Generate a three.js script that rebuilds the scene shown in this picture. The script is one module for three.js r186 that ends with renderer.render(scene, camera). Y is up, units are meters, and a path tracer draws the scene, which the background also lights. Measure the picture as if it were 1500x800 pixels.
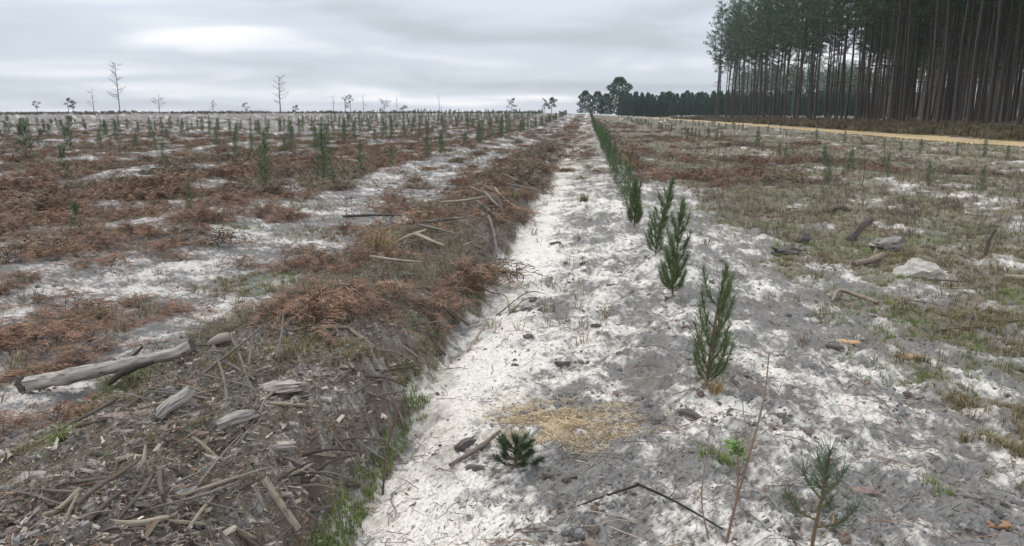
import * as THREE from 'three';
import { mergeGeometries } from 'three/addons/utils/BufferGeometryUtils.js';
import { createNoise2D, createNoise3D } from 'simplex-noise';

// ------------------------------------------------------------------ camera, sky, sun, exposure
const scene = new THREE.Scene();
const EYE = 1.66, PITCH = 12.09, YAW = 5.77;
const camera = new THREE.PerspectiveCamera(40.54, 1024 / 546, 0.05, 6000);
camera.position.set(0, EYE, 0);
camera.rotation.order = 'YXZ';
camera.rotation.set(-PITCH * Math.PI / 180, YAW * Math.PI / 180, 0);
camera.updateMatrixWorld();

const renderer = new THREE.WebGLRenderer({ antialias: true });
renderer.setSize(1024, 546);
renderer.toneMapping = THREE.LinearToneMapping;
renderer.toneMappingExposure = 1.15;
renderer.shadowMap.enabled = true;

function mulberry(a) {
  return () => { a |= 0; a = a + 0x6D2B79F5 | 0; let t = Math.imul(a ^ a >>> 15, 1 | a); t = t + Math.imul(t ^ t >>> 7, 61 | t) ^ t; return ((t ^ t >>> 14) >>> 0) / 4294967296; };
}
const nz = createNoise2D(mulberry(11)), nz2 = createNoise2D(mulberry(77)), nz3 = createNoise3D(mulberry(5));
const fbm = (x, y, o = 4, g = 0.5) => { let s = 0, a = 1, t = 0; for (let i = 0; i < o; i++) { s += a * nz(x, y); t += a; a *= g; x = x * 2.03 + 17.1; y = y * 2.03 - 9.7; } return s / t; };
const sstep = (a, b, x) => { const t = Math.min(1, Math.max(0, (x - a) / (b - a))); return t * t * (3 - 2 * t); };
const lerp = (a, b, t) => a + (b - a) * t;

// overcast sky: one continuous stratocumulus deck seen on a plane overhead, brighter towards the zenith as overcast skies are
{
  const W = 3072, Hh = 1536, data = new Float32Array(W * Hh * 4);
  for (let j = 0; j < Hh; j++) {
    const el = ((j + 0.5) / Hh - 0.5) * Math.PI, s = Math.sin(el), c = Math.cos(el);
    for (let i = 0; i < W; i++) {
      const az = ((i + 0.5) / W - 0.5) * 2 * Math.PI, k = (j * W + i) * 4;
      let L = 0.62, w = 0.3;
      if (el > -0.02) {
        const q = 1 / (Math.max(s, 0) + 0.075), x = Math.cos(az) * c * q, z = Math.sin(az) * c * q;
        const wx = 0.5 * nz2(x * 0.35, z * 0.35), wz = 0.5 * nz2(x * 0.35 + 40, z * 0.35);
        const n = fbm((x + wx) * 0.34 + 53.60, (z + wz) * 0.34 - 50.12, 5, 0.52);
        const n2 = fbm(x * 0.16 + 50.13, z * 0.16 - 62.32, 3);
        const t = 0.55 * n + 0.65 * n2;                   // thickness of the deck
        const thin = sstep(0.02, 0.62, -t);
        const low = Math.exp(-Math.max(el, 0) / 0.035);
        L = 0.60 - 0.13 * sstep(-0.05, 0.5, t) + 0.26 * thin + 0.10 * low;
        L *= 0.95 + 1.72 * Math.max(s, 0);
        w = 0.55 - 0.5 * thin - 0.2 * low;
      }
      data[k] = L * (1.0 - 0.17 * w); data[k + 1] = L * (1.0 - 0.01 * w); data[k + 2] = L * (1.02 + 0.15 * w); data[k + 3] = 1;
    }
  }
  const tex = new THREE.DataTexture(data, W, Hh, THREE.RGBAFormat, THREE.FloatType);
  tex.mapping = THREE.EquirectangularReflectionMapping; tex.magFilter = THREE.LinearFilter; tex.minFilter = THREE.LinearFilter; tex.needsUpdate = true;
  scene.background = tex; scene.environment = tex;
}
const sun = new THREE.DirectionalLight(0xfff4e6, 1.3);
sun.position.set(-30, 62, -34); sun.target.position.set(0, 0, -12);
sun.castShadow = true; sun.shadow.radius = 36; sun.shadow.mapSize.set(4096, 4096);
Object.assign(sun.shadow.camera, { left: -60, right: 60, top: 60, bottom: -60, near: 1, far: 200 });
scene.add(sun, sun.target);
scene.fog = new THREE.FogExp2(0xdde3ea, 0.00022);

// ------------------------------------------------------------------ helpers
const V = (x, y, z) => new THREE.Vector3(x, y, z);
const used = {};
function numbered(n) { if (!(n in used)) { used[n] = 0; return n; } used[n]++; return `${n}_${String(used[n]).padStart(3, '0')}`; }
function tag(o, label, category, group, kind) { o.userData = { ...o.userData, label, category }; if (group) o.userData.group = group; if (kind) o.userData.kind = kind; return o; }
function lit(o) { o.traverse(m => { if (m.isMesh) { m.castShadow = true; m.receiveShadow = true; } }); return o; }
function thing(name, label, category, pos, turn = 0, group) {
  const g = new THREE.Group(); g.name = numbered(name); g.position.copy(pos); g.rotation.y = turn; tag(g, label, category, group); scene.add(g); return g;
}
function part(name, geo, mat, parent) { const m = new THREE.Mesh(geo, mat); m.name = name; m.castShadow = m.receiveShadow = true; parent.add(m); return m; }
function solo(name, geo, mat, label, category, pos, turn = 0, group) {
  const m = new THREE.Mesh(geo, mat); m.name = numbered(name); m.position.copy(pos); m.rotation.y = turn; m.castShadow = m.receiveShadow = true; tag(m, label, category, group); scene.add(m); return m;
}
function stuff(name, geo, mat, list, label, category) {   // list: [x,y,z, turn, tilt, scale, r,g,b, scaleY?]
  const im = new THREE.InstancedMesh(geo, mat, list.length), M = new THREE.Matrix4(), E = new THREE.Euler(), Q = new THREE.Quaternion(), C = new THREE.Color();
  list.forEach((a, i) => {
    E.set(a[4], a[3], a[4] * 0.6, 'YXZ'); Q.setFromEuler(E);
    M.compose(V(a[0], a[1], a[2]), Q, V(a[5], a[5] * (a[9] ?? 1), a[5])); im.setMatrixAt(i, M);
    im.setColorAt(i, C.setRGB(a[6] ?? 1, a[7] ?? 1, a[8] ?? 1));
  });
  im.name = name; im.castShadow = im.receiveShadow = true; tag(im, label, category, null, 'stuff'); scene.add(im); return im;
}
// builder of vertex-coloured geometry
class MB {
  constructor() { this.p = []; this.c = []; }
  tri(a, b, c, col) { this.p.push(a.x, a.y, a.z, b.x, b.y, b.z, c.x, c.y, c.z); for (let i = 0; i < 3; i++) this.c.push(col[0], col[1], col[2]); }
  quad(a, b, c, d, col) { this.tri(a, b, c, col); this.tri(a, c, d, col); }
  spike(a, b, w, col) {                                  // three-sided needle
    const d = b.clone().sub(a).normalize(), s = Math.abs(d.y) < 0.9 ? V(0, 1, 0) : V(1, 0, 0), u = d.clone().cross(s).normalize().multiplyScalar(w), v = d.clone().cross(u);
    const p0 = a.clone().add(u), p1 = a.clone().addScaledVector(u, -0.5).addScaledVector(v, 0.87), p2 = a.clone().addScaledVector(u, -0.5).addScaledVector(v, -0.87);
    this.tri(p0, p1, b, col); this.tri(p1, p2, b, col); this.tri(p2, p0, b, col);
  }
  blade(pts, w, side, col) {                             // bent leaf strip, pointed
    for (let i = 0; i < pts.length - 1; i++) {
      const w0 = w * (1 - i / (pts.length - 1)), w1 = w * (1 - (i + 1) / (pts.length - 1));
      const a = pts[i].clone().addScaledVector(side, w0), b = pts[i].clone().addScaledVector(side, -w0), c = pts[i + 1].clone().addScaledVector(side, -w1), d = pts[i + 1].clone().addScaledVector(side, w1);
      if (i === pts.length - 2) this.tri(a, b, pts[i + 1], col); else this.quad(a, b, c, d, col);
    }
  }
  build() {
    const g = new THREE.BufferGeometry(); g.setAttribute('position', new THREE.Float32BufferAttribute(this.p, 3)); g.setAttribute('color', new THREE.Float32BufferAttribute(this.c, 3));
    g.computeVertexNormals(); return g;
  }
}
// smooth tapered limb with capped, slightly ragged ends; uv runs along the grain in metres
function limb(pts, radii, sides = 8, o = {}) {
  const curve = new THREE.CatmullRomCurve3(pts, false, 'centripetal'), n = o.segs || Math.max(2, (pts.length - 1) * 4), len = curve.getLength();
  const fr = curve.computeFrenetFrames(n, false), P = [], UV = [], C = [], idx = [], seed = o.seed || 0, bump = o.bump || 0;
  const rad = t => { const f = t * (radii.length - 1), i = Math.min(radii.length - 2, Math.floor(f)); return lerp(radii[i], radii[i + 1], f - i); };
  const col = o.col || [1, 1, 1], endc = o.end || col;
  for (let i = 0; i <= n; i++) {
    const t = i / n, c = curve.getPointAt(t), r = rad(t);
    for (let j = 0; j <= sides; j++) {
      const a = j / sides * Math.PI * 2, k = 1 + bump * nz3(Math.cos(a) * 0.9 + seed, Math.sin(a) * 0.9, t * len * (o.freq || 6) + seed * 3);
      const q = c.clone().addScaledVector(fr.normals[i], Math.cos(a) * r * k * (o.flat || 1)).addScaledVector(fr.binormals[i], Math.sin(a) * r * k);
      if (o.cut && i === 0) q.addScaledVector(fr.tangents[0], o.cut * q.clone().sub(c).dot(o.cutDir));
      if (o.ragged && (i === 0 || i === n)) q.addScaledVector(fr.tangents[i], r * o.ragged * nz3(Math.cos(a) * 1.7, Math.sin(a) * 1.7, seed + i));
      P.push(q.x, q.y, q.z); UV.push(j / sides * 2 * Math.PI * 0.05 * 4, t * len);
      const m = 1 + (o.mottle || 0) * nz3(Math.cos(a) * 1.2, t * len * 5, seed + Math.sin(a) * 1.2);
      C.push(col[0] * m, col[1] * m, col[2] * m);
    }
  }
  const R = sides + 1;
  for (let i = 0; i < n; i++) for (let j = 0; j < sides; j++) { const a = i * R + j; idx.push(a, a + R, a + 1, a + 1, a + R, a + R + 1); }
  for (const e of [0, n]) {
    if (rad(e / n) < 0.002) continue;
    const c = curve.getPointAt(e / n), base = P.length / 3; P.push(c.x, c.y, c.z); UV.push(0.1, 0.1); C.push(...endc);
    for (let j = 0; j <= sides; j++) { const s = (e * R + j) * 3; P.push(P[s], P[s + 1], P[s + 2]); UV.push(0.1 + 0.05 * Math.cos(j), 0.1 + 0.05 * Math.sin(j)); C.push(...endc); }
    for (let j = 0; j < sides; j++) e ? idx.push(base, base + 1 + j, base + 2 + j) : idx.push(base, base + 2 + j, base + 1 + j);
  }
  const g = new THREE.BufferGeometry(); g.setAttribute('position', new THREE.Float32BufferAttribute(P, 3)); g.setAttribute('uv', new THREE.Float32BufferAttribute(UV, 2)); g.setAttribute('color', new THREE.Float32BufferAttribute(C, 3));
  g.setIndex(idx); g.computeVertexNormals(); return g;
}
function texture(n, m, f, srgb, rep = [1, 1]) {
  const d = new Uint8Array(n * m * 4); for (let j = 0; j < m; j++) for (let i = 0; i < n; i++) { const v = f(i / n, j / m), k = (j * n + i) * 4; d[k] = v[0] * 255; d[k + 1] = v[1] * 255; d[k + 2] = v[2] * 255; d[k + 3] = 255; }
  const t = new THREE.DataTexture(d, n, m); t.wrapS = t.wrapT = THREE.RepeatWrapping; t.magFilter = THREE.LinearFilter; t.repeat.set(...rep); if (srgb) t.colorSpace = THREE.SRGBColorSpace; t.needsUpdate = true; return t;
}
// tileable noise through a torus
const tile = (u, v, f, s = 0) => { const a = u * 2 * Math.PI, b = v * 2 * Math.PI, r = f / (2 * Math.PI); return 0.5 * (nz3(Math.cos(a) * r + s, Math.sin(a) * r, Math.cos(b) * r + s) + nz3(Math.cos(a) * r - s, Math.sin(a) * r + 7, Math.sin(b) * r + 3)); };

// ------------------------------------------------------------------ materials
const std = (o) => new THREE.MeshStandardMaterial({ roughness: 0.95, metalness: 0, side: THREE.DoubleSide, ...o });
const rndT = mulberry(3);
const speck = new Float32Array(2048 * 2048).fill(1);      // grains of humus, needle bits and bark dust lying in the sand, each a few millimetres
for (let i = 0; i < 13000; i++) { const cx = rndT() * 2048, cy = rndT() * 2048, a = rndT() * 6.28, n = rndT() < 0.25 ? 6 + 22 * rndT() : 1 + 4 * rndT() * rndT(), w = n > 6 ? 0.8 : 0.7 + 2.2 * rndT() * rndT(), v = 0.4 + 0.45 * rndT(); for (let t = -n / 2; t <= n / 2; t += 0.7) for (let q = -w; q <= w; q += 0.7) { const X = (Math.round(cx + Math.cos(a) * t - Math.sin(a) * q) + 4096) % 2048, Y = (Math.round(cy + Math.sin(a) * t + Math.cos(a) * q) + 4096) % 2048; speck[Y * 2048 + X] = Math.min(speck[Y * 2048 + X], v); } }
const grain = texture(2048, 2048, (u, v) => { const g = (0.93 + 0.06 * tile(u, v, 150, 1) + 0.06 * tile(u, v, 420, 4) + 0.12 * (rndT() - 0.5)) * speck[Math.floor(v * 2048 + 0.01) * 2048 + Math.floor(u * 2048 + 0.01)]; const q = Math.max(0.2, Math.min(1, g)); return [q, q * 0.99, q * 0.975]; }, true);
const grainBump = texture(1024, 1024, (u, v) => { const q = Math.max(0, Math.min(1, 0.5 + 0.3 * tile(u, v, 45, 9) + 0.25 * tile(u, v, 130, 2) + 0.2 * (rndT() - 0.5))); return [q, q, q]; }, false);
const woodT = texture(256, 512, (u, v) => { const s = 0.5 + 0.5 * tile(u, v * 0.12, 40, 2), cr = tile(u, v * 0.3, 26, 6) > 0.45 ? 0.55 : 1; const q = Math.min(1, (0.72 + 0.28 * s) * cr * (0.9 + 0.15 * rndT())); return [q, q * 0.985, q * 0.96]; }, true, [1, 2]);
const barkT = texture(256, 512, (u, v) => { const p = tile(u * 1.0, v, 14, 1), f = tile(u, v, 60, 3), crack = Math.abs(p) < 0.10 ? 0.45 : 1; const q = Math.min(1, Math.max(0.15, (0.72 + 0.2 * f + 0.15 * p) * crack)); return [q, q * 0.98, q * 0.965]; }, true, [1, 0.35]);
const M = {
  ground: std({ vertexColors: true, map: grain, bumpMap: grainBump, bumpScale: 0.012, roughness: 1 }),
  road: std({ vertexColors: true, map: grain, roughness: 1 }),
  wood: std({ vertexColors: true, map: woodT, bumpMap: woodT, bumpScale: 0.004 }),
  bark: std({ vertexColors: true, map: barkT, bumpMap: barkT, bumpScale: 0.03 }),
  plain: std({ vertexColors: true }),
  needle: std({ vertexColors: true, roughness: 0.6 }),
  leaf: std({ vertexColors: true, roughness: 0.85 }),
};

// ------------------------------------------------------------------ the lie of the land: rows run along -z
const ROWS = 6.7, ROW0 = 0.7;
const rowOff = x => { const t = (x - ROW0) / ROWS; return (t - Math.round(t)) * ROWS; };
const bend = z => sstep(4.3, 7, -z) * (0.17 * nz(3.3, z * 0.42) + 0.10 * nz(8.1, z * 1.15)) + 0.035 * nz(1.7, z * 2.9) + 0.022 * nz(6.4, z * 7.5);   // the windrow wanders a little
function baseH(x, z) {
  const d = -z, xw = Math.abs(x) < 5 ? x + bend(z) : x, side = 1 - sstep(-20, 30, x);
  let h = (0.6 + 1.75 * side) * sstep(50, 270, d) + 0.35 * sstep(60, 200, -x) * sstep(80, 260, d);
  h -= 0.004 * Math.max(0, Math.hypot(x, z) - 420);
  h += 0.5 * sstep(26.5, 32, x) + 0.17 * Math.exp(-(((x - 0.8) / 0.95) ** 2)) - 0.13 * sstep(-0.5, 0.2, nz(9.9, z * 0.5)) * Math.exp(-(((xw + 0.95) / 0.14) ** 2)) * (1 - sstep(20, 45, d));
  h += (0.32 - 0.08 * sstep(4, 8, d)) * (xw > -1.75 ? Math.exp(-(((xw + 1.75) / 0.66) ** (5 + 3 * sstep(-0.2, 0.5, nz(2.2, z * 0.55)) - 2 * sstep(5, 9, d)))) : Math.exp(-((Math.abs(xw + 1.75) / 0.72) ** 3))) * (1 - 0.5 * sstep(15, 40, d)) * (1 + sstep(4.5, 7, d) * 0.28 * nz(x * 0.8, z * 0.55));
  if (x < -3.2 || x > 3.2) { const r = rowOff(x), k = Math.min(1, (Math.abs(x) - 3.2) / 1.5) * (1 - sstep(60, 120, d)) * (1 - sstep(17, 20, x)); h += k * (0.13 * Math.exp(-((r / 1.0) ** 2)) + 0.12 * Math.exp(-(((Math.abs(r) - 3.35) / 0.8) ** 2)) * (0.6 + 0.6 * nz(x * 0.3, z * 0.12))); }
  return h;
}
const roadX = z => { const d = -z; return 24.4 - 7.5 * sstep(110, 300, d); };
const onRoad = (x, z) => 1 - sstep(2.0, 3.0, Math.abs(x - roadX(z)));
// what covers the ground: sand / grey sand / litter / grass, 0..1 each
function cover(x, z) {
  const d = -z, a = fbm(x * 0.55, z * 0.38, 3), b = fbm(x * 0.13 + 30, z * 0.09, 3), c = nz2(x * 1.6, z * 1.2);
  const wob = 0.12 * nz2(x * 0.2 + 9, z * 0.9) + 0.10 * nz2(3, z * 2.3), xr = x; x = x + (Math.abs(x) < 5 ? bend(z) : 0);
  let litter = 0, grass = 0, bracken = 0, chips = 0;
  const wind = sstep(-3.0, -2.75, x + wob * 1.6) * (1 - sstep(-1.04, -0.97, x + wob * 0.25)), face = sstep(-1.28, -1.18, x + wob * 0.25) * wind;      // the debris windrow and the cut earth of its steep side
  if (wind > 0) {
    litter = wind * (0.9 - 0.25 * sstep(0.35, 0.7, a)); chips = wind * (1 - 0.65 * sstep(6, 14, d));
    bracken = wind * sstep(0.0, 0.45, a + 0.3 * c + 0.55 * sstep(4.2, 9, d) - 0.38) * (d > 4.3 ? 1 : 0.0);
    bracken *= 1 - 0.35 * face; chips *= 1 - 0.3 * face; litter = Math.max(litter, face);
    grass = (1 - 0.45 * face) * wind * (0.16 + 0.44 * sstep(3.2, 4.5, d)) * sstep(-0.1, 0.5, nz(x * 1.3 + 5, z * 0.9));
  }
  const edge = Math.exp(-(((x + wob * 0.5 + 0.97) / 0.10) ** 2));                                   // green fringe in the trench
  grass = Math.max(grass, edge * 0.6 * sstep(0.2, 0.6, nz(x * 0.3, z * 1.3 + 2)));
  const bed = sstep(-1.06, -0.96, x + wob * 0.25) * (1 - sstep(1.6, 2.5, x + 1.1 * wob + 0.45 * a));  // the open sand bed
  if (bed > 0) {
    const back = sstep(13, 24, d);
    bracken = Math.max(bracken, bed * back * 0.8 * sstep(0.0, 0.5, a + 0.3 * c + (x > 0.95 ? 0.45 : -0.12 + 0.2 * sstep(30, 60, d))));
    grass = Math.max(grass, bed * (0.012 + 0.55 * back * sstep(-0.1, 0.5, nz(x * 0.9 + 31, z * 0.35)) + 0.5 * sstep(9, 12, d) * sstep(0.35, 0.7, nz(x * 0.7 + 3, z * 0.5))));
    litter = Math.max(litter, bed * 0.45 * sstep(0.2, 0.65, fbm(x * 1.3 + 60, z * 0.9, 3)) + bed * back * 0.3);
  }
  const out = (1 - wind) * (1 - bed); x = xr;
  if (x < -2) {
    const strip = sstep(-5.7, -5.0, x + 0.8 * a) * (1 - 0.4 * sstep(25, 60, d));                     // pale strip beside the windrow
    const r = rowOff(x);
    const dense = lerp(sstep(-0.32, 0.35, a + 0.4 * b + 0.3 * c), sstep(0.2, 0.58, a + 0.35 * c + 0.2 * b), strip) * (1 - 0.25 * Math.exp(-((r / 0.9) ** 2)));
    const far = sstep(-0.35, 0.15, nz(x * 0.03, z * 0.11) + 0.4 * nz(x * 0.12, z * 0.3)) * sstep(-3, 3, -62 - z + 5 * a) * sstep(-3, 3, -20 - 0.1 * (z + 62) * -1 - x + 5 * b);                            // the next compartment, left bare: its edge shows in the photograph as a line of pale sand
    bracken = Math.max(bracken, out * dense * (1 - 0.85 * far));
    litter = Math.max(litter, out * (0.55 * dense + 0.3 * sstep(0.3, 0.6, b) * (1 - strip)) * (1 - 0.5 * far));
    grass = Math.max(grass, out * 0.4 * sstep(0.2, 0.6, nz(x * 0.35 + 7, z * 0.3)) * (1 - far));
  } else if (x > 1) {
    const r = rowOff(x), near = 1 - sstep(7, 13, d);
    const bare = sstep(0.05, 0.6, a + 0.25 * c + 0.35 * Math.exp(-((r / 1.3) ** 2)) - 0.12 - 0.14 * sstep(14, 26, d) + 0.35 * near * (1 - sstep(2.4, 4.4, x)));
    const br = 0.8 * sstep(-0.1, 0.6, b + 0.7 * a + 0.3 * c + 0.95 * sstep(11, 22, d) - 0.72 - 0.045 * Math.max(0, x - 3));
    bracken = Math.max(bracken, out * br * (1 - 0.6 * bare));
    grass = Math.max(grass, out * (1 - 0.9 * bare) * (0.85 - 0.45 * br) * (0.55 + 0.45 * sstep(-0.3, 0.4, nz(x * 0.8, z * 0.6))));
    litter = Math.max(litter, out * (1 - bare) * 0.9); chips = Math.max(chips, out * 0.30);
    if (x > 26) { grass = 0.8; litter = 0.9; bracken = 0.25 * sstep(0, .4, b); if (x > 31) { grass = 0.15; litter = 1; } }
  }
  const rd = onRoad(x, z); if (rd > 0) { bracken *= 1 - rd; grass *= 1 - rd; litter *= 1 - rd; }
  return { face, wind, bed, litter, grass, bracken, chips, a, b, c };
}
function ground(x, z) {
  const d = Math.hypot(x, z); let h = baseH(x, z);
  const xb = x + bend(z), wind = sstep(-3.0, -2.75, xb) * (1 - sstep(-1.05, -0.92, xb)), q = 1 - onRoad(x, z);
  if (d < 60) {
    const f = 1 - sstep(30, 60, d);
    h += f * q * (0.022 * fbm(x * 1.5, z * 1.1, 3) + wind * (0.075 * fbm(x * 2.2 + 4, z * 1.6, 3)));
    if (d < 25) h += (1 - sstep(14, 25, d)) * ((0.013 * nz2(x * 6, z * 5) + 0.036 * nz2(x * 2.6 + 8, z * 2.2) + 0.011 * nz(x * 10.5 + 5, z * 9)) * (0.35 + 0.65 * sstep(-0.6, 0.2, x)) + 0.013 * Math.abs(nz2(x * 15 + 3, z * 13)) + 0.008 * nz(x * 31, z * 27) + wind * 0.03 * nz2(x * 10 + 50, z * 9));
  }
  h += q * 0.10 * nz(x * 0.09, z * 0.07) * sstep(10, 25, d);
  return h;
}
const at = (x, z, dy = 0) => V(x, ground(x, z) + dy, z);

// ------------------------------------------------------------------ ground sheet: finer near the place one stands
{
  const radii = [], angs = []; for (let i = 0; i < 26; i++) radii.push(0.05 + i * 0.072);
  const i0 = 1 / 1.95, i1 = 1 / 420, NR = 860; for (let i = 0; i <= NR; i++) radii.push(1 / lerp(i0, i1, i / NR));
  for (const r of [460, 520, 600, 720, 900]) radii.push(r);
  const A0 = -56, A1 = 56, NA = 820; for (let i = 0; i <= NA; i++) angs.push(lerp(A0, A1, i / NA)); for (let i = 1; i < 90; i++) angs.push(lerp(A1, A0 + 360, i / 90));
  const nA = angs.length, nR = radii.length, P = new Float32Array(nA * nR * 3), C = new Float32Array(nA * nR * 3), UV = new Float32Array(nA * nR * 2), idx = new Uint32Array(nA * (nR - 1) * 6);
  for (let i = 0; i < nR; i++) for (let j = 0; j < nA; j++) {
    const r = radii[i], a = (angs[j] - YAW) * Math.PI / 180, x = Math.sin(a) * r, z = -Math.cos(a) * r, k = i * nA + j;
    P[k * 3] = x; P[k * 3 + 1] = ground(x, z); P[k * 3 + 2] = z; UV[k * 2] = (x - 1.3 * P[k * 3 + 1]) * 0.37 + 0.02 * nz(x * 0.4, z * 0.4); UV[k * 2 + 1] = z * 0.37;
    const c = cover(x, z);
    // white quartz sand mixed with grey, humus-stained sand in streaks
    const st = fbm(x * 1.9 + 0.35 * z, z * 1.7 - 0.2 * x, 4, 0.6), f1 = r < 40 ? nz2(x * 9, z * 8) : 0, f2 = r < 25 ? nz2(x * 21, z * 18) : 0, f3 = r < 12 ? nz(x * 47, z * 42) : 0, fine = 0.45 * f1 + 0.35 * f2 + 0.25 * f3, patch = fbm(x * 0.5 + 70, z * 0.42, 2);
    const sm = Math.exp(-(((x + 0.66) / 0.28) ** 2));                                         // washed sand in the furrow
    const grey = sstep(-0.38, 0.5, st * 0.85 + 0.62 * fine + 0.55 * patch + 0.14 - 0.62 * sm + (x < -2.8 ? 0.16 : 0) + 0.25 * sstep(0.9, 1.6, x) * (1 - sstep(3, 5, x)));
    const fleck = sstep(0.36, 0.6, 0.7 * f2 + 0.5 * f3 + 0.25 * st - 0.3 * sm);
    let R = lerp(0.78, 0.21, grey), G = lerp(0.74, 0.202, grey), B = lerp(0.69, 0.196, grey);
    R = lerp(R, 0.15, fleck * 0.7); G = lerp(G, 0.14, fleck * 0.7); B = lerp(B, 0.135, fleck * 0.7);
    if (x < -2.5) { const far2 = sstep(60, 85, -z) * sstep(8, 30, -x), stk = far2 * sstep(-0.1, 0.5, nz(x * 0.03, z * 0.11) + 0.4 * nz(x * 0.12, z * 0.3)); R = lerp(R, 0.22, 0.75 * stk); G = lerp(G, 0.19, 0.75 * stk); B = lerp(B, 0.175, 0.75 * stk); const k2 = 0.84; R *= k2; G *= k2 * 0.995; B *= k2 * 1.01; }
    const l = Math.max(0, Math.min(1, c.litter * (0.95 + 0.35 * st + 0.6 * fine))), lv = Math.max(0.35, 0.9 + 0.75 * fine + 0.35 * st);
    R = lerp(R, 0.155 * lv, l); G = lerp(G, 0.125 * lv, l); B = lerp(B, 0.10 * lv, l);
    const br = Math.max(0, Math.min(1, c.bracken * (0.6 + 0.5 * fine + 0.25 * st))); R = lerp(R, 0.14 * lv, br); G = lerp(G, 0.092 * lv, br); B = lerp(B, 0.075 * lv, br);
    const lush = sstep(0.15, 0.6, nz(x * 0.7 + 20, z * 0.5) + 0.3 * nz2(x * 3, z * 3)), g = c.grass * 0.62; R = lerp(R, lerp(0.18, 0.145, lush) * lv, g); G = lerp(G, lerp(0.153, 0.17, lush) * lv, g); B = lerp(B, lerp(0.08, 0.055, lush) * lv, g);
    C[k * 3] = R; C[k * 3 + 1] = G; C[k * 3 + 2] = B;
  }
  let q = 0; for (let i = 0; i < nR - 1; i++) for (let j = 0; j < nA; j++) { const a = i * nA + j, b = i * nA + (j + 1) % nA, c = a + nA, d = b + nA; idx[q++] = a; idx[q++] = b; idx[q++] = c; idx[q++] = b; idx[q++] = d; idx[q++] = c; }
  const g = new THREE.BufferGeometry(); g.setAttribute('position', new THREE.BufferAttribute(P, 3)); g.setAttribute('color', new THREE.BufferAttribute(C, 3)); g.setAttribute('uv', new THREE.BufferAttribute(UV, 2)); g.setIndex(new THREE.BufferAttribute(idx, 1)); g.computeVertexNormals();
  const m = new THREE.Mesh(g, M.ground); m.name = 'ground'; m.receiveShadow = m.castShadow = true; m.userData = { kind: 'structure', label: 'pale sandy cleared forestry ground with grey streaks and litter', category: 'ground' }; scene.add(m);
}
// sand road along the forest edge
{
  const P = [], C = [], UV = [], idx = [], n = 420, w = 14;
  for (let i = 0; i <= n; i++) { const z = 30 - i * 0.82; for (let j = 0; j <= w; j++) {
    const t = j / w * 2 - 1, x = roadX(z) + t * 2.35 + 0.5 * nz(z * 0.5, t > 0 ? 5 : 9) * Math.abs(t) ** 3, rut = 0.04 * Math.exp(-(((Math.abs(t) - 0.45) / 0.12) ** 2));
    P.push(x, ground(x, z) + 0.075 * (1 - t * t) + 0.015 - rut * 0.7, z); UV.push(x * 0.4, z * 0.4);
    let v = 1 + 0.14 * fbm(x * 0.8, z * 0.4, 3); const dk = sstep(0.35, 0.0, Math.abs(t)) * 0.25 * sstep(-0.2, 0.4, nz(z * 0.2, 2));
    const damp = 1 - 0.28 * Math.exp(-(((Math.abs(t) - 0.45) / 0.16) ** 2)) * sstep(-0.3, 0.4, nz(z * 0.09, 7)); v *= damp; C.push(lerp(0.52, 0.3, dk) * v, lerp(0.39, 0.26, dk) * v, lerp(0.22, 0.15, dk) * v); } }
  for (let i = 0; i < n; i++) for (let j = 0; j < w; j++) { const a = i * (w + 1) + j; idx.push(a, a + 1, a + w + 1, a + 1, a + w + 2, a + w + 1); }
  const g = new THREE.BufferGeometry(); g.setAttribute('position', new THREE.Float32BufferAttribute(P, 3)); g.setAttribute('color', new THREE.Float32BufferAttribute(C, 3)); g.setAttribute('uv', new THREE.Float32BufferAttribute(UV, 2)); g.setIndex(idx); g.computeVertexNormals();
  const m = new THREE.Mesh(g, M.road); m.name = 'road'; m.receiveShadow = true; m.userData = { kind: 'structure', label: 'yellow sand track running along the pine stand', category: 'road' }; scene.add(m);
}
console.log('ground done');

// ------------------------------------------------------------------ pine seedlings
const jit = (c, r, s = 0.25) => { const k = 1 + s * (r() * 2 - 1); return [c[0] * k * (1 + 0.15 * (r() - 0.5)), c[1] * k, c[2] * k * (1 + 0.15 * (r() - 0.5))]; };
function needles(mb, pts, r, o) {          // needles set all round a shoot
  const cv = new THREE.CatmullRomCurve3(pts), L = cv.getLength(), n = Math.round(L * o.per), T = V(0, 0, 0), u = V(0, 0, 0);
  for (let i = 0; i < n; i++) {
    const t = lerp(o.from ?? 0.1, 1, Math.pow(r(), 0.8)), p = cv.getPoint(t); cv.getTangent(t, T);
    u.set(r() - 0.5, r() - 0.5, r() - 0.5).cross(T).normalize();
    const open = lerp(o.open?.[0] ?? 0.25, o.open?.[1] ?? 0.85, r()) * (t > 0.93 ? 0.55 : 1), d = T.clone().multiplyScalar(Math.cos(open)).addScaledVector(u, Math.sin(open)); d.y += 0.12;
    const len = o.len * (0.7 + 0.5 * r());
    mb.spike(p, p.clone().addScaledVector(d.normalize(), len), o.w, jit(r() < (o.dead || 0) ? [0.26, 0.15, 0.07] : o.col, r, 0.35));
  }
}
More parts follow.
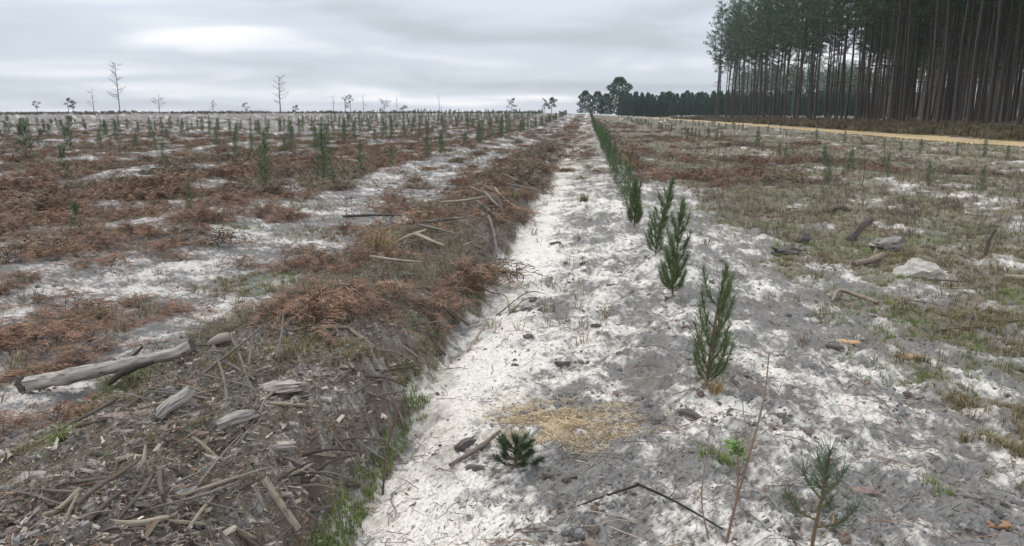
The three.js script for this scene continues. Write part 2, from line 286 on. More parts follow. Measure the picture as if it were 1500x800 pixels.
function seedling(r, o, root) {
  const h = o.h, lean = o.lean || [0, 0], st = [];
  for (let i = 0; i <= 4; i++) { const t = i / 4; st.push(V(lean[0] * t ** 1.4 + 0.012 * (r() - 0.5), h * t, lean[1] * t ** 1.4 + 0.012 * (r() - 0.5))); }
  const col = o.col || [0.095, 0.145, 0.052], w = o.w || 0.0016;
  part('stem', limb(st, [o.sr || 0.009, 0.006, 0.004], 6, { segs: 8, col: [0.16, 0.11, 0.06] }), M.plain, root);
  const cv = new THREE.CatmullRomCurve3(st);
  { const mb = new MB(); const top = [cv.getPoint(o.topFrom ?? 0.45), cv.getPoint(0.7), cv.getPoint(0.85), cv.getPoint(1)]; needles(mb, top, r, { per: o.per || 330, len: o.len, w, col, from: 0, open: o.open });
    if (o.bud) { const t = cv.getPoint(1); for (let i = 0; i < 14; i++) mb.spike(t.clone().add(V(0, -0.01, 0)), t.clone().add(V((r() - 0.5) * 0.02, 0.03 + 0.03 * r(), (r() - 0.5) * 0.02)), 0.003, jit(o.bud, r)); }
    part('leader_needles', mb.build(), M.needle, root); }
  for (let b = 0; b < o.nb; b++) {
    const t = lerp(o.bFrom ?? 0.06, 0.8, Math.pow((b + r() * 0.6) / o.nb, o.low ?? 1)), s = cv.getPoint(t), az = b * 2.4 + r(), L = o.bl * (1 - 0.55 * t) * (0.7 + 0.5 * r()), up = o.up ?? 1.0;
    const dir = V(Math.cos(az), 0, Math.sin(az)), sp = o.sp ?? 0.7, p = [s, s.clone().addScaledVector(dir, L * sp * 0.6).add(V(0, L * 0.3 * up, 0)), s.clone().addScaledVector(dir, L * sp).add(V(0, L * 0.85 * up, 0))];
    const lift = 0.85 + 0.25 * t; p[1].y = s.y + (p[1].y - s.y) * lift; p[2].y = s.y + (p[2].y - s.y) * lift;
    const br = part('branch', limb(p, [0.004, 0.0025], 5, { segs: 4, col: [0.15, 0.11, 0.06] }), M.plain, root);
    const mb = new MB(); needles(mb, p, r, { per: o.per || 330, len: o.len * 0.92, w, col, dead: o.dead, open: o.open }); part('needles', mb.build(), M.needle, br);
  }
  return root;
}
const bedLabel = 'pine seedlings on the open sand bed';
{
  const r = mulberry(21);
  seedling(r, { h: 0.44, lean: [0.02, 0.02], nb: 8, bl: 0.19, sp: 0.7, len: 0.10, per: 480, open: [0.3, 1.1], bFrom: 0.35, up: 0.75, topFrom: 0.3, w: 0.0011, col: [0.085, 0.125, 0.062], sr: 0.007 }, thing('pine_seedling', 'small sparse pine seedling with a bare lower stem beside tall leafless brown stems', 'seedling', at(0.79, -2.36), 0, bedLabel));
  seedling(r, { h: 0.64, lean: [0.075, -0.04], low: 1.7, nb: 19, bl: 0.31, sp: 0.40, len: 0.085, per: 560, open: [0.3, 1.05], up: 1.05, bFrom: 0.02, topFrom: 0.25, w: 0.0013, dead: 0.02, bud: [0.25, 0.13, 0.05], sr: 0.008 }, thing('pine_seedling', 'pine seedling of several upright shoots with brown dead grass round its base', 'seedling', at(0.68, -3.95), 0, bedLabel));
  seedling(r, { h: 0.76, lean: [0.05, -0.02], low: 1.8, nb: 30, bl: 0.27, sp: 0.45, len: 0.085, per: 560, open: [0.3, 1.1], up: 1.0, bFrom: 0.02, topFrom: 0.25, w: 0.0016, bud: [0.36, 0.26, 0.08] }, thing('pine_seedling', 'bushy pine seedling with a thin yellow tipped leader', 'seedling', at(0.72, -6.01), 0, bedLabel));
  seedling(r, { h: 0.80, lean: [0.15, 0.02], low: 1.4, nb: 26, bl: 0.23, sp: 0.45, len: 0.09, per: 560, open: [0.3, 1.1], up: 1.0, bFrom: 0.03, topFrom: 0.1, w: 0.0018 }, thing('pine_seedling', 'slender pine seedling leaning over beyond the yellow tipped one', 'seedling', at(0.74, -7.85), 0, bedLabel));
  seedling(r, { h: 0.62, lean: [0.0, 0.0], low: 1.4, nb: 28, bl: 0.24, sp: 0.45, len: 0.09, per: 560, open: [0.3, 1.1], up: 1.0, topFrom: 0.1, w: 0.002 }, thing('pine_seedling', 'dense upright pine seedling shaped like a short column on bare sand', 'seedling', at(0.64, -9.87), 0, bedLabel));
  seedling(r, { h: 0.14, lean: [0, 0], nb: 16, bl: 0.13, sp: 0.8, len: 0.06, per: 1100, up: 0.5, bFrom: 0.02, topFrom: 0.1, w: 0.0014, col: [0.042, 0.076, 0.03] }, thing('pine_seedling', 'tiny dark green pine seedling low on the sand beside tan straw', 'seedling', at(-0.30, -3.16), 0, bedLabel));
}
// three patterns for the many others
const seedProto = []; const seedFar = [];
for (let v = 0; v < 5; v++) {
  const r = mulberry(100 + v), root = new THREE.Group();
  seedling(r, { h: 1, lean: [0.06 * (r() - 0.5), 0.06 * (r() - 0.5)], nb: 36 + v % 3, bl: [0.19, 0.16, 0.22, 0.17, 0.20][v], sp: 0.75, len: 0.11, per: 150, up: 0.7, open: [0.5, 1.4], bFrom: 0.03, w: 0.0034, topFrom: 0.05, sr: 0.012, col: [[0.08, 0.128, 0.05], [0.095, 0.14, 0.056], [0.072, 0.122, 0.055]][v % 3] }, root);
  // join its needles into one part: too small there to pick apart
  const mb = []; root.traverse(o => { if (o.isMesh && /needles/.test(o.name)) mb.push(o.geometry); });
  const stem = root.children.find(o => o.name === 'stem').geometry, g = new THREE.Group(); part('stem', stem, M.plain, g); part('foliage', mergeGeometries(mb), M.needle, g); seedProto.push(g);
  const fm = new MB(), r2 = mulberry(200 + v);
  for (let i = 0; i < 130; i++) { const t = Math.pow(r2(), 0.9), y = 0.04 + 0.9 * t, az = r2() * 6.28, rr = 0.17 * (1 - 0.75 * t) * Math.sqrt(r2()), p = V(Math.cos(az) * rr, y, Math.sin(az) * rr), e = p.clone().add(V(Math.cos(az) * 0.09, 0.10 + 0.06 * r2(), Math.sin(az) * 0.09)); fm.spike(p, e, 0.012, jit([0.07, 0.108, 0.048], r2, 0.4)); }
  seedFar.push(fm.build());
}
{
  const r = mulberry(31), spots = [];
  for (const d of [11.7, 13.6, 15.4, 17.2, 19.1, 21, 22.8, 24.6]) spots.push([0.66 + 0.12 * (r() - 0.5), -d, 0.66 + 0.22 * r(), 'row']);
  for (let d = 26.3; d < 230; d += 1.6 + 0.2 * r()) spots.push([ROW0 + 0.2 * (r() - 0.5), -d, 0.75 + 0.25 * r(), 'row']);
  // photographed seedlings of the neighbouring rows
  for (const [x, z, h] of [[-6.56, -8.86, 0.45], [-6.68, -11.87, 0.5], [-6.50, -14.49, 1.25], [-6.08, -16.71, 1.35], [-5.93, -19.16, 0.9], [-5.48, -25.35, 0.95], [-5.9, -22.1, 0.7], [-5.6, -28.4, 1.0]]) spots.push([x, z, h, 'left']);
  for (const [x, z, h] of [[7.67, -15.33, 0.55], [7.21, -16.56, 0.55], [7.13, -18.57, 0.6], [7.0, -20.8, 0.7], [5.6, -18.0, 0.7], [7.3, -24, 0.7], [6.9, -27, 0.6], [7.9, -12.6, 0.45]]) spots.push([x, z, h, 'right']);
  for (let k = -15; k <= 2; k++) {
    if (k === 0) continue; const x0 = ROW0 + k * ROWS, first = k === -1 ? 31 : k === 1 ? 30 : 12;
    for (let d = first; d < (k < 0 ? 215 : 150); d += 1.9 + 0.9 * r()) {
      const x = x0 + 0.7 * (r() - 0.5), z = -d; if (Math.abs(x) > d * 0.95 + 2) continue;
      if (k < 0 && sstep(70, 95, d) * sstep(0, 40, -x - 0.2 * d) > 0.5) continue;
      if (r() < 0.14 || (k > 0 && r() < 0.1)) continue;
      spots.push([x, z, (k < 0 ? (0.75 + 0.65 * r()) * (d < 22 ? 0.65 : 1) : 0.45 + 0.4 * r()), k < 0 ? 'left' : 'right']);
    }
  }
  spots.forEach(s => { s[4] = s[2] / Math.hypot(s[0], s[1]) * (Math.abs(s[0] / s[1] + 0.1) < 0.8 ? 1 : 0.1); }); spots.sort((a, b) => b[4] - a[4]);
  const lab = { row: ['young pine in the close hedge-like row along the pale sand bed', 'pine seedlings on the open sand bed in file'], left: ['young upright pine among rusty bracken beyond the debris windrow', 'young pines of the rows beyond the windrow'], right: ['short thin young pine in the grassy ground towards the sand track', 'young pines between the sand bed and the track'] };
  const rest = [[], [], [], [], []];
  spots.forEach((s, i) => {
    const v = Math.floor(r() * 5), wide = 0.85 + 0.4 * r(), turn = r() * 6.28;
    if (i < 293) { const g = seedProto[v].clone(); g.name = numbered('pine_seedling'); g.position.copy(at(s[0], s[1], -0.01)); g.rotation.set(0.1 * (r() - 0.5), turn, 0.1 * (r() - 0.5)); g.scale.set(s[2] * wide, s[2], s[2] * wide); tag(g, lab[s[3]][0], 'seedling', lab[s[3]][1]); lit(g); scene.add(g); }
    else { const c = 0.8 + 0.4 * r(); rest[v].push([s[0], ground(s[0], s[1]) - 0.01, s[1], turn, 0.08 * (r() - 0.5), s[2] * wide * 1.05, c, c, c, 1 / wide]); }
  });
  const all = rest.flat(); stuff('far_pine_seedlings', seedFar[0], M.needle, all, 'far rows of young pines across the cleared field', 'seedlings');
}
console.log('seedlings done');

// ------------------------------------------------------------------ dead bracken
const RUST = [[0.21, 0.113, 0.07], [0.175, 0.098, 0.065], [0.24, 0.14, 0.086], [0.11, 0.075, 0.056], [0.25, 0.195, 0.138]];
function brackenClump(seed, nF, spread, leaf = 1) {
  const r = mulberry(seed), mb = new MB();
  for (let f = 0; f < nF; f++) {
    const az = r() * 6.28, L = spread * (0.55 + 0.6 * r()), c0 = RUST[Math.floor(r() * r() * 5)], o = V((r() - 0.5) * spread * 0.7, 0, (r() - 0.5) * spread * 0.7), hgt = spread * (0.18 + 0.4 * r()), pts = [];
    const sw = (r() - 0.5) * 1.6;
    for (let i = 0; i <= 5; i++) { const t = i / 5, a2 = az + sw * t; pts.push(V(o.x + Math.cos(a2) * L * t * 0.8, 0.01 + hgt * Math.sin(Math.PI * Math.min(1, t * 0.95 + 0.03)) * (1 - 0.25 * t), o.z + Math.sin(a2) * L * t * 0.8)); }
    const cv = new THREE.CatmullRomCurve3(pts);
    mb.blade([...pts], 0.004, V(-Math.sin(az), 0.3, Math.cos(az)).normalize(), jit([0.13, 0.075, 0.045], r)); mb.blade([...pts], 0.004, V(0, 1, 0), jit([0.13, 0.075, 0.045], r));
    const n = Math.round(L * 95 * leaf);
    for (let i = 0; i < n; i++) {
      const t = 0.15 + 0.85 * (i + r()) / n, p = cv.getPoint(Math.min(1, t)), T = cv.getTangent(Math.min(1, t)), sd = i % 2 ? 1 : -1, side = V(-T.z, 0, T.x).normalize().multiplyScalar(sd);
      const l = (0.085 * (1 - 0.75 * t) + 0.025) * (0.7 + 0.6 * r()), droop = -0.5 + r() * 1.2, d1 = side.clone().addScaledVector(T, 0.4).add(V(0, -droop * 0.5 + (r() - 0.5) * 0.5, 0)).normalize(), d2 = d1.clone().add(V((r() - 0.5) * 1.1, -droop, (r() - 0.5) * 1.1)).normalize();
      const q = p.clone().addScaledVector(d1, l * 0.55), e = q.clone().addScaledVector(d2, l * 0.55), wd = T.clone().add(V((r() - 0.5) * 1.2, (r() - 0.5) * 1.4, (r() - 0.5) * 1.2)).normalize();
      mb.blade([p, q, e], (leaf < 1 ? 0.011 : 0.0055) * (1.1 - 0.5 * t), wd, jit(c0, r, 0.45));
    }
  }
  return mb.build();
}
const clumps = [1, 2, 3, 4, 5, 6].map(s => brackenClump(300 + s, 15 + s, 0.42 + 0.03 * s));
const clumpFar = brackenClump(330, 16, 0.55, 0.45);
{
  const r = mulberry(41), near = [], far = [];
  const add = (x, z, s, lab) => near.push([x, z, s, lab]);
  // the clumps that stand out
  for (const [x, z, s] of [[-4.02, -4.94, 1.0], [-4.3, -5.0, 0.9], [-3.75, -4.85, 0.8], [-3.6, -5.35, 0.5]]) add(x, z, s, 0);
  for (const [x, z, s] of [[-1.85, -4.95, 1.0], [-2.05, -4.75, 0.9], [-1.6, -4.9, 0.9], [-1.75, -5.35, 1.0], [-2.1, -5.3, 0.8], [-1.45, -5.2, 0.7]]) add(x, z, s, 1);
  for (const [x, z, s] of [[-1.15, -5.45, 0.75], [-1.2, -5.8, 0.7], [-1.1, -5.15, 0.55]]) add(x, z, s, 2);
  for (const [x, z, s] of [[-3.5, -8.6, 0.75], [-5.96, -7.2, 0.9], [-4.6, -7.9, 0.6]]) add(x, z, s, 3);
  for (let i = 0; i < 60000 && near.length < 290; i++) {
    const d = 3.2 + Math.pow(r(), 0.8) * 14, x = lerp(-0.95, 0.62, r()) * d, z = -d; if (Math.hypot(x, z) > 15) continue;
    const c = cover(x, z); if (r() > c.bracken * 1.0 - 0.2) continue; if (Math.abs(x - ROW0) < 0.35) continue;
    if (near.some(n => Math.hypot(n[0] - x, n[1] - z) < 0.36)) continue;
    const place = x > -1.0 ? 5 : c.wind > 0.4 ? 4 : 3; add(x, z, (0.55 + 0.5 * r()) * (place === 5 ? 0.7 : 1), place);
  }
  const lab = [['rusty dead bracken patch on grey sand near the fallen log', 'bracken patch by the log'], ['large rust brown dead bracken heap on the windrow behind the chips', 'big bracken heap on the windrow'], ['dead bracken hanging over the steep edge of the windrow at the furrow', 'bracken over the furrow edge'], ['dead brown bracken clump among pale sand beyond the windrow', 'bracken clumps beyond the windrow'], ['dead brown bracken clump lying over the top of the debris windrow', 'bracken clumps on the windrow'], ['small dead bracken clump on grassy ground between seedling row and track', 'bracken clumps beside the seedling row']];
  near.forEach(([x, z, s, k], i) => { const m = solo('bracken_clump', clumps[i % 6], M.leaf, lab[k][0], 'bracken', at(x, z, -0.02), r() * 6.28, lab[k][1]); m.scale.set(s, s * (0.45 + 0.55 * r()), s); });
  for (let i = 0; i < 90000 && far.length < 8000; i++) {
    const d = Math.exp(lerp(Math.log(7), Math.log(170), r())), a = lerp(-48, 46, r()) * Math.PI / 180 - YAW * Math.PI / 180, x = Math.sin(a) * d, z = -Math.cos(a) * d;
    if (x > 28 || (Math.abs(x - ROW0) < 0.4)) continue; const c = cover(x, z); if (r() > c.bracken * 0.9 - 0.12) continue;
    if (d < 15 && near.some(n => Math.hypot(n[0] - x, n[1] - z) < 0.3)) continue;
    const gy = sstep(0.0, 0.5, nz(x * 0.21 + 12, z * 0.16)), k = (0.65 + 0.65 * r()) * (1 - 0.15 * gy), s = (0.45 + 0.7 * r()) * (1 + 0.4 * sstep(30, 100, d)); far.push([x, ground(x, z) - 0.02, z, r() * 6.28, 0.3 * (r() - 0.5), s, k, k * (0.97 + 0.15 * r() + 0.3 * gy), k * (1 + 0.35 * gy), 0.35 + 0.55 * r()]);
  }
  stuff('bracken', clumpFar, M.leaf, far, 'dead brown bracken spread across the cleared field', 'bracken');
}
console.log('bracken done');

// ------------------------------------------------------------------ grass
function tuft(seed, n, h, bend, w, cols) {
  const r = mulberry(seed), mb = new MB();
  for (let i = 0; i < n; i++) { const az = r() * 6.28, L = h * (0.5 + 0.6 * r()), b = bend * (0.3 + r()), o = V((r() - 0.5) * h * 0.5, -0.01, (r() - 0.5) * h * 0.5), d = V(Math.cos(az), 0, Math.sin(az));
    mb.blade([o, o.clone().addScaledVector(d, b * L * 0.25).add(V(0, L * 0.6, 0)), o.clone().addScaledVector(d, b * L * 0.85).add(V(0, L * (1 - 0.35 * b), 0))], w, V(-d.z, 0, d.x), jit(cols[Math.floor(r() * cols.length)], r, 0.3)); }
  return mb.build();
}
const GREEN = [[0.135, 0.185, 0.045], [0.175, 0.205, 0.052], [0.11, 0.15, 0.042]], OLIVE = [[0.19, 0.17, 0.078], [0.15, 0.155, 0.062], [0.24, 0.185, 0.10], [0.20, 0.135, 0.078]], TAN = [[0.36, 0.25, 0.12], [0.30, 0.20, 0.10], [0.24, 0.15, 0.08]];
{
  const r = mulberry(51), green = [], olive = [], vg = [];
  for (let i = 0; i < 210000; i++) {
    const d = Math.exp(lerp(Math.log(2.2), Math.log(75), r())), a = lerp(-46, 46, r()) * Math.PI / 180 - YAW * Math.PI / 180, x = Math.sin(a) * d, z = -Math.cos(a) * d, c = cover(x, z);
    if (Math.hypot(x - ROW0, (z + 3.95)) < 0.15) continue;
    const dens = c.grass * (c.bed > 0.5 && d < 13 ? 0.25 : 0.8); if (r() > dens) continue;
    const lush = (x > 1.8 && x < 14 && d < 26 ? 0.22 : 0) + nz(x * 0.7 + 20, z * 0.5) + 0.3 * nz2(x * 3, z * 3) + (c.wind > 0.3 || (x < -0.8 && x > -1.15) ? 0.25 : 0), k = 0.8 + 0.4 * r(), s = (0.5 + 0.7 * r()) * (x > 26 ? 2.6 : 1) * (1 + 0.5 * sstep(15, 50, d)) * (c.wind > 0.3 ? (d > 4 ? 1.0 : 0.5) : c.bed > 0.5 ? 0.55 : 1);
    (lush > 0.18 ? green : olive).push([x, ground(x, z), z, r() * 6.28, 0.3 * (r() - 0.5), s * (lush > 0.18 ? 0.85 : 1), k, k, k]);
  }
  for (let i = 0; i < 260; i++) { const z = -2.5 - 0.75 * r() * r() * 2 - (r() < 0.2 ? 1.2 * r() : 0), x = -1.0 + 0.11 * (r() - 0.5), k = 0.8 + 0.5 * r(); green.push([x, ground(x, z), z, r() * 6.28, 0.3 * (r() - 0.5), 0.5 + 0.5 * r(), k, k, k]); }
  for (const [cx, cz, n, R] of [[-1.02, -6.4, 60, 0.12], [-1.0, -4.05, 40, 0.1], [-2.35, -4.25, 40, 0.14], [2.1, -6.1, 60, 0.3], [3.4, -5.8, 60, 0.35], [1.9, -4.6, 40, 0.25], [3.9, -7.2, 70, 0.3], [1.5, -3.0, 14, 0.06], [0.62, -3.1, 30, 0.09], [2.0, -11.5, 80, 0.5], [1.3, -14, 60, 0.35], [-7.0, -11.2, 30, 0.25]]) for (let i = 0; i < n; i++) { const x = cx + R * (r() + r() - 1) * 1.3, z = cz + R * (r() + r() - 1) * 1.3, k = 0.8 + 0.5 * r(); green.push([x, ground(x, z), z, r() * 6.28, 0.3 * (r() - 0.5), 0.4 + 0.5 * r(), k, k, k]); }
  stuff('green_grass', tuft(1, 9, 0.085, 0.9, 0.0028, GREEN), M.leaf, green, 'low fresh green grass in the furrow and on the sand', 'grass');
  stuff('olive_grass', tuft(2, 14, 0.085, 1.5, 0.0026, OLIVE), M.leaf, olive, 'short olive and brown grass covering the ground', 'grass');
  for (let i = 0; i < 5200; i++) { const z = -20 - 160 * r() * r(), t = r() < 0.3 ? (r() - 0.5) * 0.7 : (r() < 0.5 ? -1 : 1) * (2.15 + 0.6 * r()), k = 0.8 + 0.5 * r(), x = roadX(z) + t; if (Math.abs(t) < 1 && nz(z * 0.15, 4) < -0.1) continue; vg.push([x, ground(x, z) + (Math.abs(t) < 1 ? 0.07 : 0.01), z, r() * 6.28, 0.3 * (r() - 0.5), 0.5 + 0.9 * r() * (Math.abs(t) < 1 ? 0.5 : 1), k, k, k]); }
  stuff('track_grass', tuft(14, 14, 0.11, 1.4, 0.005, [...OLIVE, ...GREEN]), M.leaf, vg, 'thin grass along the middle and edges of the sand track', 'grass');
  console.log('grass', green.length, olive.length);
  // tussocks
  for (const [x, z, h, lab, c] of [[-2.0, -7.0, 0.46, 'tan and green grass tussock growing on the windrow crest', TAN], [-1.2, -12.2, 0.3, 'olive tussock at the far foot of the windrow', OLIVE], [-0.05, -13.6, 0.26, 'low olive tussock in the sandy furrow', OLIVE], [-2.2, -2.72, 0.12, 'small dark green grass tussock among wood chips', GREEN]])
    solo('grass_tussock', tuft(60 + Math.round(h * 100), 170, h, 1.3, 0.0032, [...c, ...OLIVE.slice(0, 2)]), M.leaf, lab, 'grass', at(x, z, 0));
  solo('dead_grass', tuft(71, 90, 0.13, 1.4, 0.0022, TAN), M.leaf, 'brown dead grass clump round the base of a pine seedling', 'grass', at(0.72, -3.88), 0);
}
// dead weeds standing in the field
{
  const r = mulberry(57), w1 = [], w2 = [];
  for (let i = 0; i < 24000; i++) {
    const d = Math.exp(lerp(Math.log(5), Math.log(140), r())), a = lerp(-46, 46, r()) * Math.PI / 180 - YAW * Math.PI / 180, x = Math.sin(a) * d, z = -Math.cos(a) * d; if (x > 28 || (x > -2.9 && x < 1.9 + 0.02 * d && d < 60) || onRoad(x, z) > 0.05) continue;
    const c = cover(x, z), near = x > 17 ? 0.4 : x > 1 ? 1.3 * sstep(8, 18, d) : 0.25 * sstep(9, 16, d); if (r() > near * (0.35 + c.grass + 0.5 * c.bracken)) continue; const k = 0.7 + 0.6 * r();
    (r() < 0.55 ? w1 : w2).push([x, ground(x, z), z, r() * 6.28, 0.3 * (r() - 0.5), (0.4 + 0.7 * r()) , k, k, k]);
  }
  const dg = []; for (let i = 0; i < 20000; i++) { const d = Math.exp(lerp(Math.log(5), Math.log(60), r())), a = lerp(-46, 40, r()) * Math.PI / 180 - YAW * Math.PI / 180, x = Math.sin(a) * d, z = -Math.cos(a) * d; if (x > 20 || Math.abs(x - ROW0) < 0.5) continue; const c = cover(x, z); if (c.face > 0.1 || r() > 0.04 + 0.35 * c.bracken + (x > 1 ? 0.12 * c.grass : 0)) continue; const k = 0.7 + 0.5 * r(); dg.push([x, ground(x, z), z, r() * 6.28, 0.5 * (r() - 0.5), 0.5 + 0.8 * r(), k, k, k]); }
  stuff('dry_grass', tuft(15, 14, 0.17, 1.9, 0.003, [[0.30, 0.24, 0.15], [0.24, 0.19, 0.12], [0.17, 0.16, 0.08], [0.21, 0.15, 0.10]]), M.leaf, dg, 'dry tan grass mixed into the bracken', 'grass');
  stuff('brown_weeds', tuft(7, 18, 0.26, 1.5, 0.0038, [[0.17, 0.125, 0.085], [0.13, 0.10, 0.075], [0.21, 0.165, 0.11]]), M.leaf, w1, 'brown dead weeds standing thinly over the field', 'weeds');
  stuff('grey_weeds', tuft(8, 16, 0.24, 1.6, 0.0038, [[0.20, 0.18, 0.155], [0.12, 0.12, 0.075], [0.15, 0.15, 0.08]]), M.leaf, w2, 'grey and olive weeds standing thinly over the field', 'weeds');
  const lt = []; for (let i = 0; i < 16000; i++) { const d = 2.2 + 24 * r() * r(), x = lerp(-3.0, -0.9, r()), z = -d, c = cover(x, z); if (c.wind < 0.3 || (c.face > 0.3 && r() < 0.4) || r() > 0.14 + 0.56 * sstep(3.8, 5.5, d)) continue; const k = 0.6 + 0.7 * r(); lt.push([x, ground(x, z) - 0.01, z, r() * 6.28, 1.2 * (r() - 0.5), 0.2 + 0.45 * r() * (d > 4.5 ? 1.2 : 0.6), k, k, k]); }
  stuff('windrow_litter', tuft(12, 16, 0.24, 2.0, 0.003, [[0.18, 0.13, 0.09], [0.13, 0.10, 0.08], [0.23, 0.185, 0.13], [0.17, 0.165, 0.09], [0.10, 0.075, 0.06]]), M.leaf, lt, 'dry stalks and leaf litter matted over the windrow', 'litter');
  console.log('weeds', lt.length, w1.length, w2.length);
}
// ------------------------------------------------------------------ straw and sawdust patch
{
  const r = mulberry(55), list = [], g = new MB(); g.spike(V(-0.05, 0.003, 0), V(0.0, 0.006, 0.004), 0.0016, [1, 1, 1]); g.spike(V(0.05, 0.002, 0.004), V(0.0, 0.006, 0.004), 0.0016, [1, 1, 1]);
  for (let i = 0; i < 5200; i++) { const u = r() + r() - 1, v = r() + r() - 1, far = i % 5 ? 1 : 1.7, x = -0.10 + 0.42 * u * far, z = -3.62 + 0.34 * v * far + 0.12 * u, n = nz(x * 5, z * 5); if (n < -0.25) continue; const k = 0.7 + 0.5 * r(), c = r() < 0.75 ? [0.62, 0.50, 0.33] : [0.42, 0.29, 0.16]; list.push([x, ground(x, z) + 0.002 + 0.012 * r() * r(), z, r() * 6.28, 0.8 * (r() - 0.5), 0.5 + 1.0 * r() * r(), c[0] * k, c[1] * k, c[2] * k]); }
  stuff('straw', g.build(), M.plain, list, 'tan straw and sawdust scattered in a patch on white sand', 'straw');
}
// ------------------------------------------------------------------ logs, branches, wood pieces
const GREY = [0.265, 0.245, 0.22], PALE = [0.50, 0.43, 0.34], DARK = [0.10, 0.085, 0.075], BROWN = [0.22, 0.16, 0.115];
{
  const root = thing('fallen_log', 'long weathered grey log with dark cut end lying up onto the windrow', 'log', at(-3.38, -3.95));
  const o = root.position, P = (x, y, z) => V(x - o.x, ground(x, z) + y - o.y, z - o.z);
  const P2 = (x, y, z) => V(x - o.x, y - o.y, z - o.z);
  const pts = [P2(-3.34, 0.07, -3.90), P2(-3.04, 0.135, -3.91), P2(-2.75, 0.20, -3.93), P2(-2.5, 0.255, -3.96), P2(-2.39, 0.28, -3.98), P2(-2.31, 0.325, -3.99)];
  part('trunk', limb(pts, [0.050, 0.047, 0.042, 0.036, 0.033, 0.038], 18, { segs: 60, bump: 0.2, freq: 7, seed: 3, col: [0.50, 0.465, 0.43], end: [0.11, 0.10, 0.095], mottle: 0.32, ragged: 0.12, cut: 2.3, cutDir: V(0.1, 0.25, 1).normalize() }), M.wood, root);
  part('branch_stub', limb([pts[2].clone().add(V(0.05, 0.02, 0)), pts[2].clone().add(V(0.14, 0.11, -0.04))], [0.014, 0.008], 8, { col: DARK, bump: 0.2 }), M.wood, root);
  part('bark_strip', limb([pts[1].clone().add(V(0.25, -0.035, 0.04)), pts[2].clone().add(V(0.05, -0.025, 0.055)), pts[3].clone().add(V(-0.02, -0.02, 0.045))], [0.012, 0.024, 0.012], 8, { flat: 0.6, col: DARK, bump: 0.4, seed: 7 }), M.wood, root);
}
function stick(name, pts, radii, col, label, cat, o = {}) {     // pts in place; base at the first point
  const b = pts[0].clone(), g = limb(pts.map(p => p.clone().sub(b)), radii, o.sides || 9, { bump: 0.16, freq: 9, mottle: 0.15, ragged: 0.5, seed: b.x * 7 + b.z, col, end: o.end || [col[0] * 0.8, col[1] * 0.75, col[2] * 0.7], segs: o.segs, flat: o.flat });
  return solo(name, g, M.wood, label, cat, b, 0, o.group);
}
function chunk(name, x, z, dy, L, w, h, turn, tilt, col, label, cat, rough = 1) {   // split piece of wood: ridged along the grain, splintered ends
  const S = 22, N = 9, sd = x * 13 + z * 7, ring = [], mb = new MB();
  for (let i = 0; i <= N; i++) { const t = i / N * 2 - 1, row = [], bow = 0.05 * L * rough * nz3(sd, t * 0.5, 3), tp = 1 - 0.28 * Math.max(0, t) ** 2 - 0.2 * Math.max(0, -t) ** 3;
    for (let j = 0; j < S; j++) { const a = j / S * 2 * Math.PI, ca = Math.cos(a), sa = Math.sin(a), sq = 1 / Math.max(Math.abs(ca), Math.abs(sa)) ** 0.55;
      const rg = 1 + rough * (0.15 * nz3(ca * 1.6 + sd, sa * 1.6, t * 0.5) + 0.07 * nz3(ca * 6 + sd, sa * 6, t * 0.9) + 0.06 * nz3(ca * 1.5, sa * 1.5 + sd, t * 1.6)), e = i === 0 || i === N ? 0.16 * rough * nz3(ca * 2.4, sa * 2.4, sd + t) : 0;
      row.push(V((t / 2 + e) * L, bow + sa * sq * rg * tp * h / 2 + h * 0.4, ca * sq * rg * tp * w / 2)); }
    ring.push(row); }
  const tone = (j, i) => { const m = 1 + 0.3 * nz3(j * 0.9, sd, i * 0.25) + 0.15 * nz3(j * 3, sd + 4, i * 0.5); return [col[0] * m, col[1] * m, col[2] * m]; };
  for (let i = 0; i < N; i++) for (let j = 0; j < S; j++) { const k = (j + 1) % S; mb.quad(ring[i][j], ring[i][k], ring[i + 1][k], ring[i + 1][j], tone(j, i)); }
  for (const i of [0, N]) { const c = V(0, 0, 0); ring[i].forEach(p => c.addScaledVector(p, 1 / S)); c.x *= 0.93; for (let j = 0; j < S; j++) { const k = (j + 1) % S; i ? mb.tri(c, ring[i][j], ring[i][k], tone(j, i).map(v => v * 1.1)) : mb.tri(c, ring[i][k], ring[i][j], tone(j, i).map(v => v * 1.1)); } }
  const m = solo(name, mb.build(), M.plain, label, cat, on(x, z, dy), turn); m.rotation.set(0, turn, tilt, 'YXZ'); return m;
}
const on = (x, z, dy) => V(x, ground(x, z) + dy, z);
stick('log_stub', [on(-2.16, -3.93, 0.05), on(-2.07, -3.9, 0.075), on(-2.0, -3.9, 0.09)], [0.024, 0.032, 0.026], [0.38, 0.335, 0.29], 'short pale broken log stub next to the long log end', 'log');
chunk('wood_chunk', -1.84, -3.0, 0.03, 0.17, 0.065, 0.055, 0.95, 0.45, GREY, 'upright tilted grey wood chunk with pale top in the debris', 'wood');
chunk('wood_chunk', -1.49, -2.87, 0.0, 0.14, 0.06, 0.05, 0.6, 0.15, GREY, 'squat grey wood chunk beside thin dead sticks', 'wood');
chunk('wood_chunk', -1.30, -2.78, -0.01, 0.17, 0.05, 0.035, 0.25, 0.02, [0.33, 0.29, 0.25], 'low pale grey wood slab near the windrow edge', 'wood');
chunk('wood_chunk', -1.46, -3.27, 0.0, 0.19, 0.07, 0.055, 0.1, 0.05, [0.34, 0.285, 0.25], 'pale split stump piece over a dark hollow in the windrow', 'wood', 1.5);
chunk('bark_slab', -2.03, -2.39, 0.0, 0.17, 0.09, 0.022, 0.1, 0.03, [0.27, 0.24, 0.22], 'flat grey bark slab among chips', 'bark');
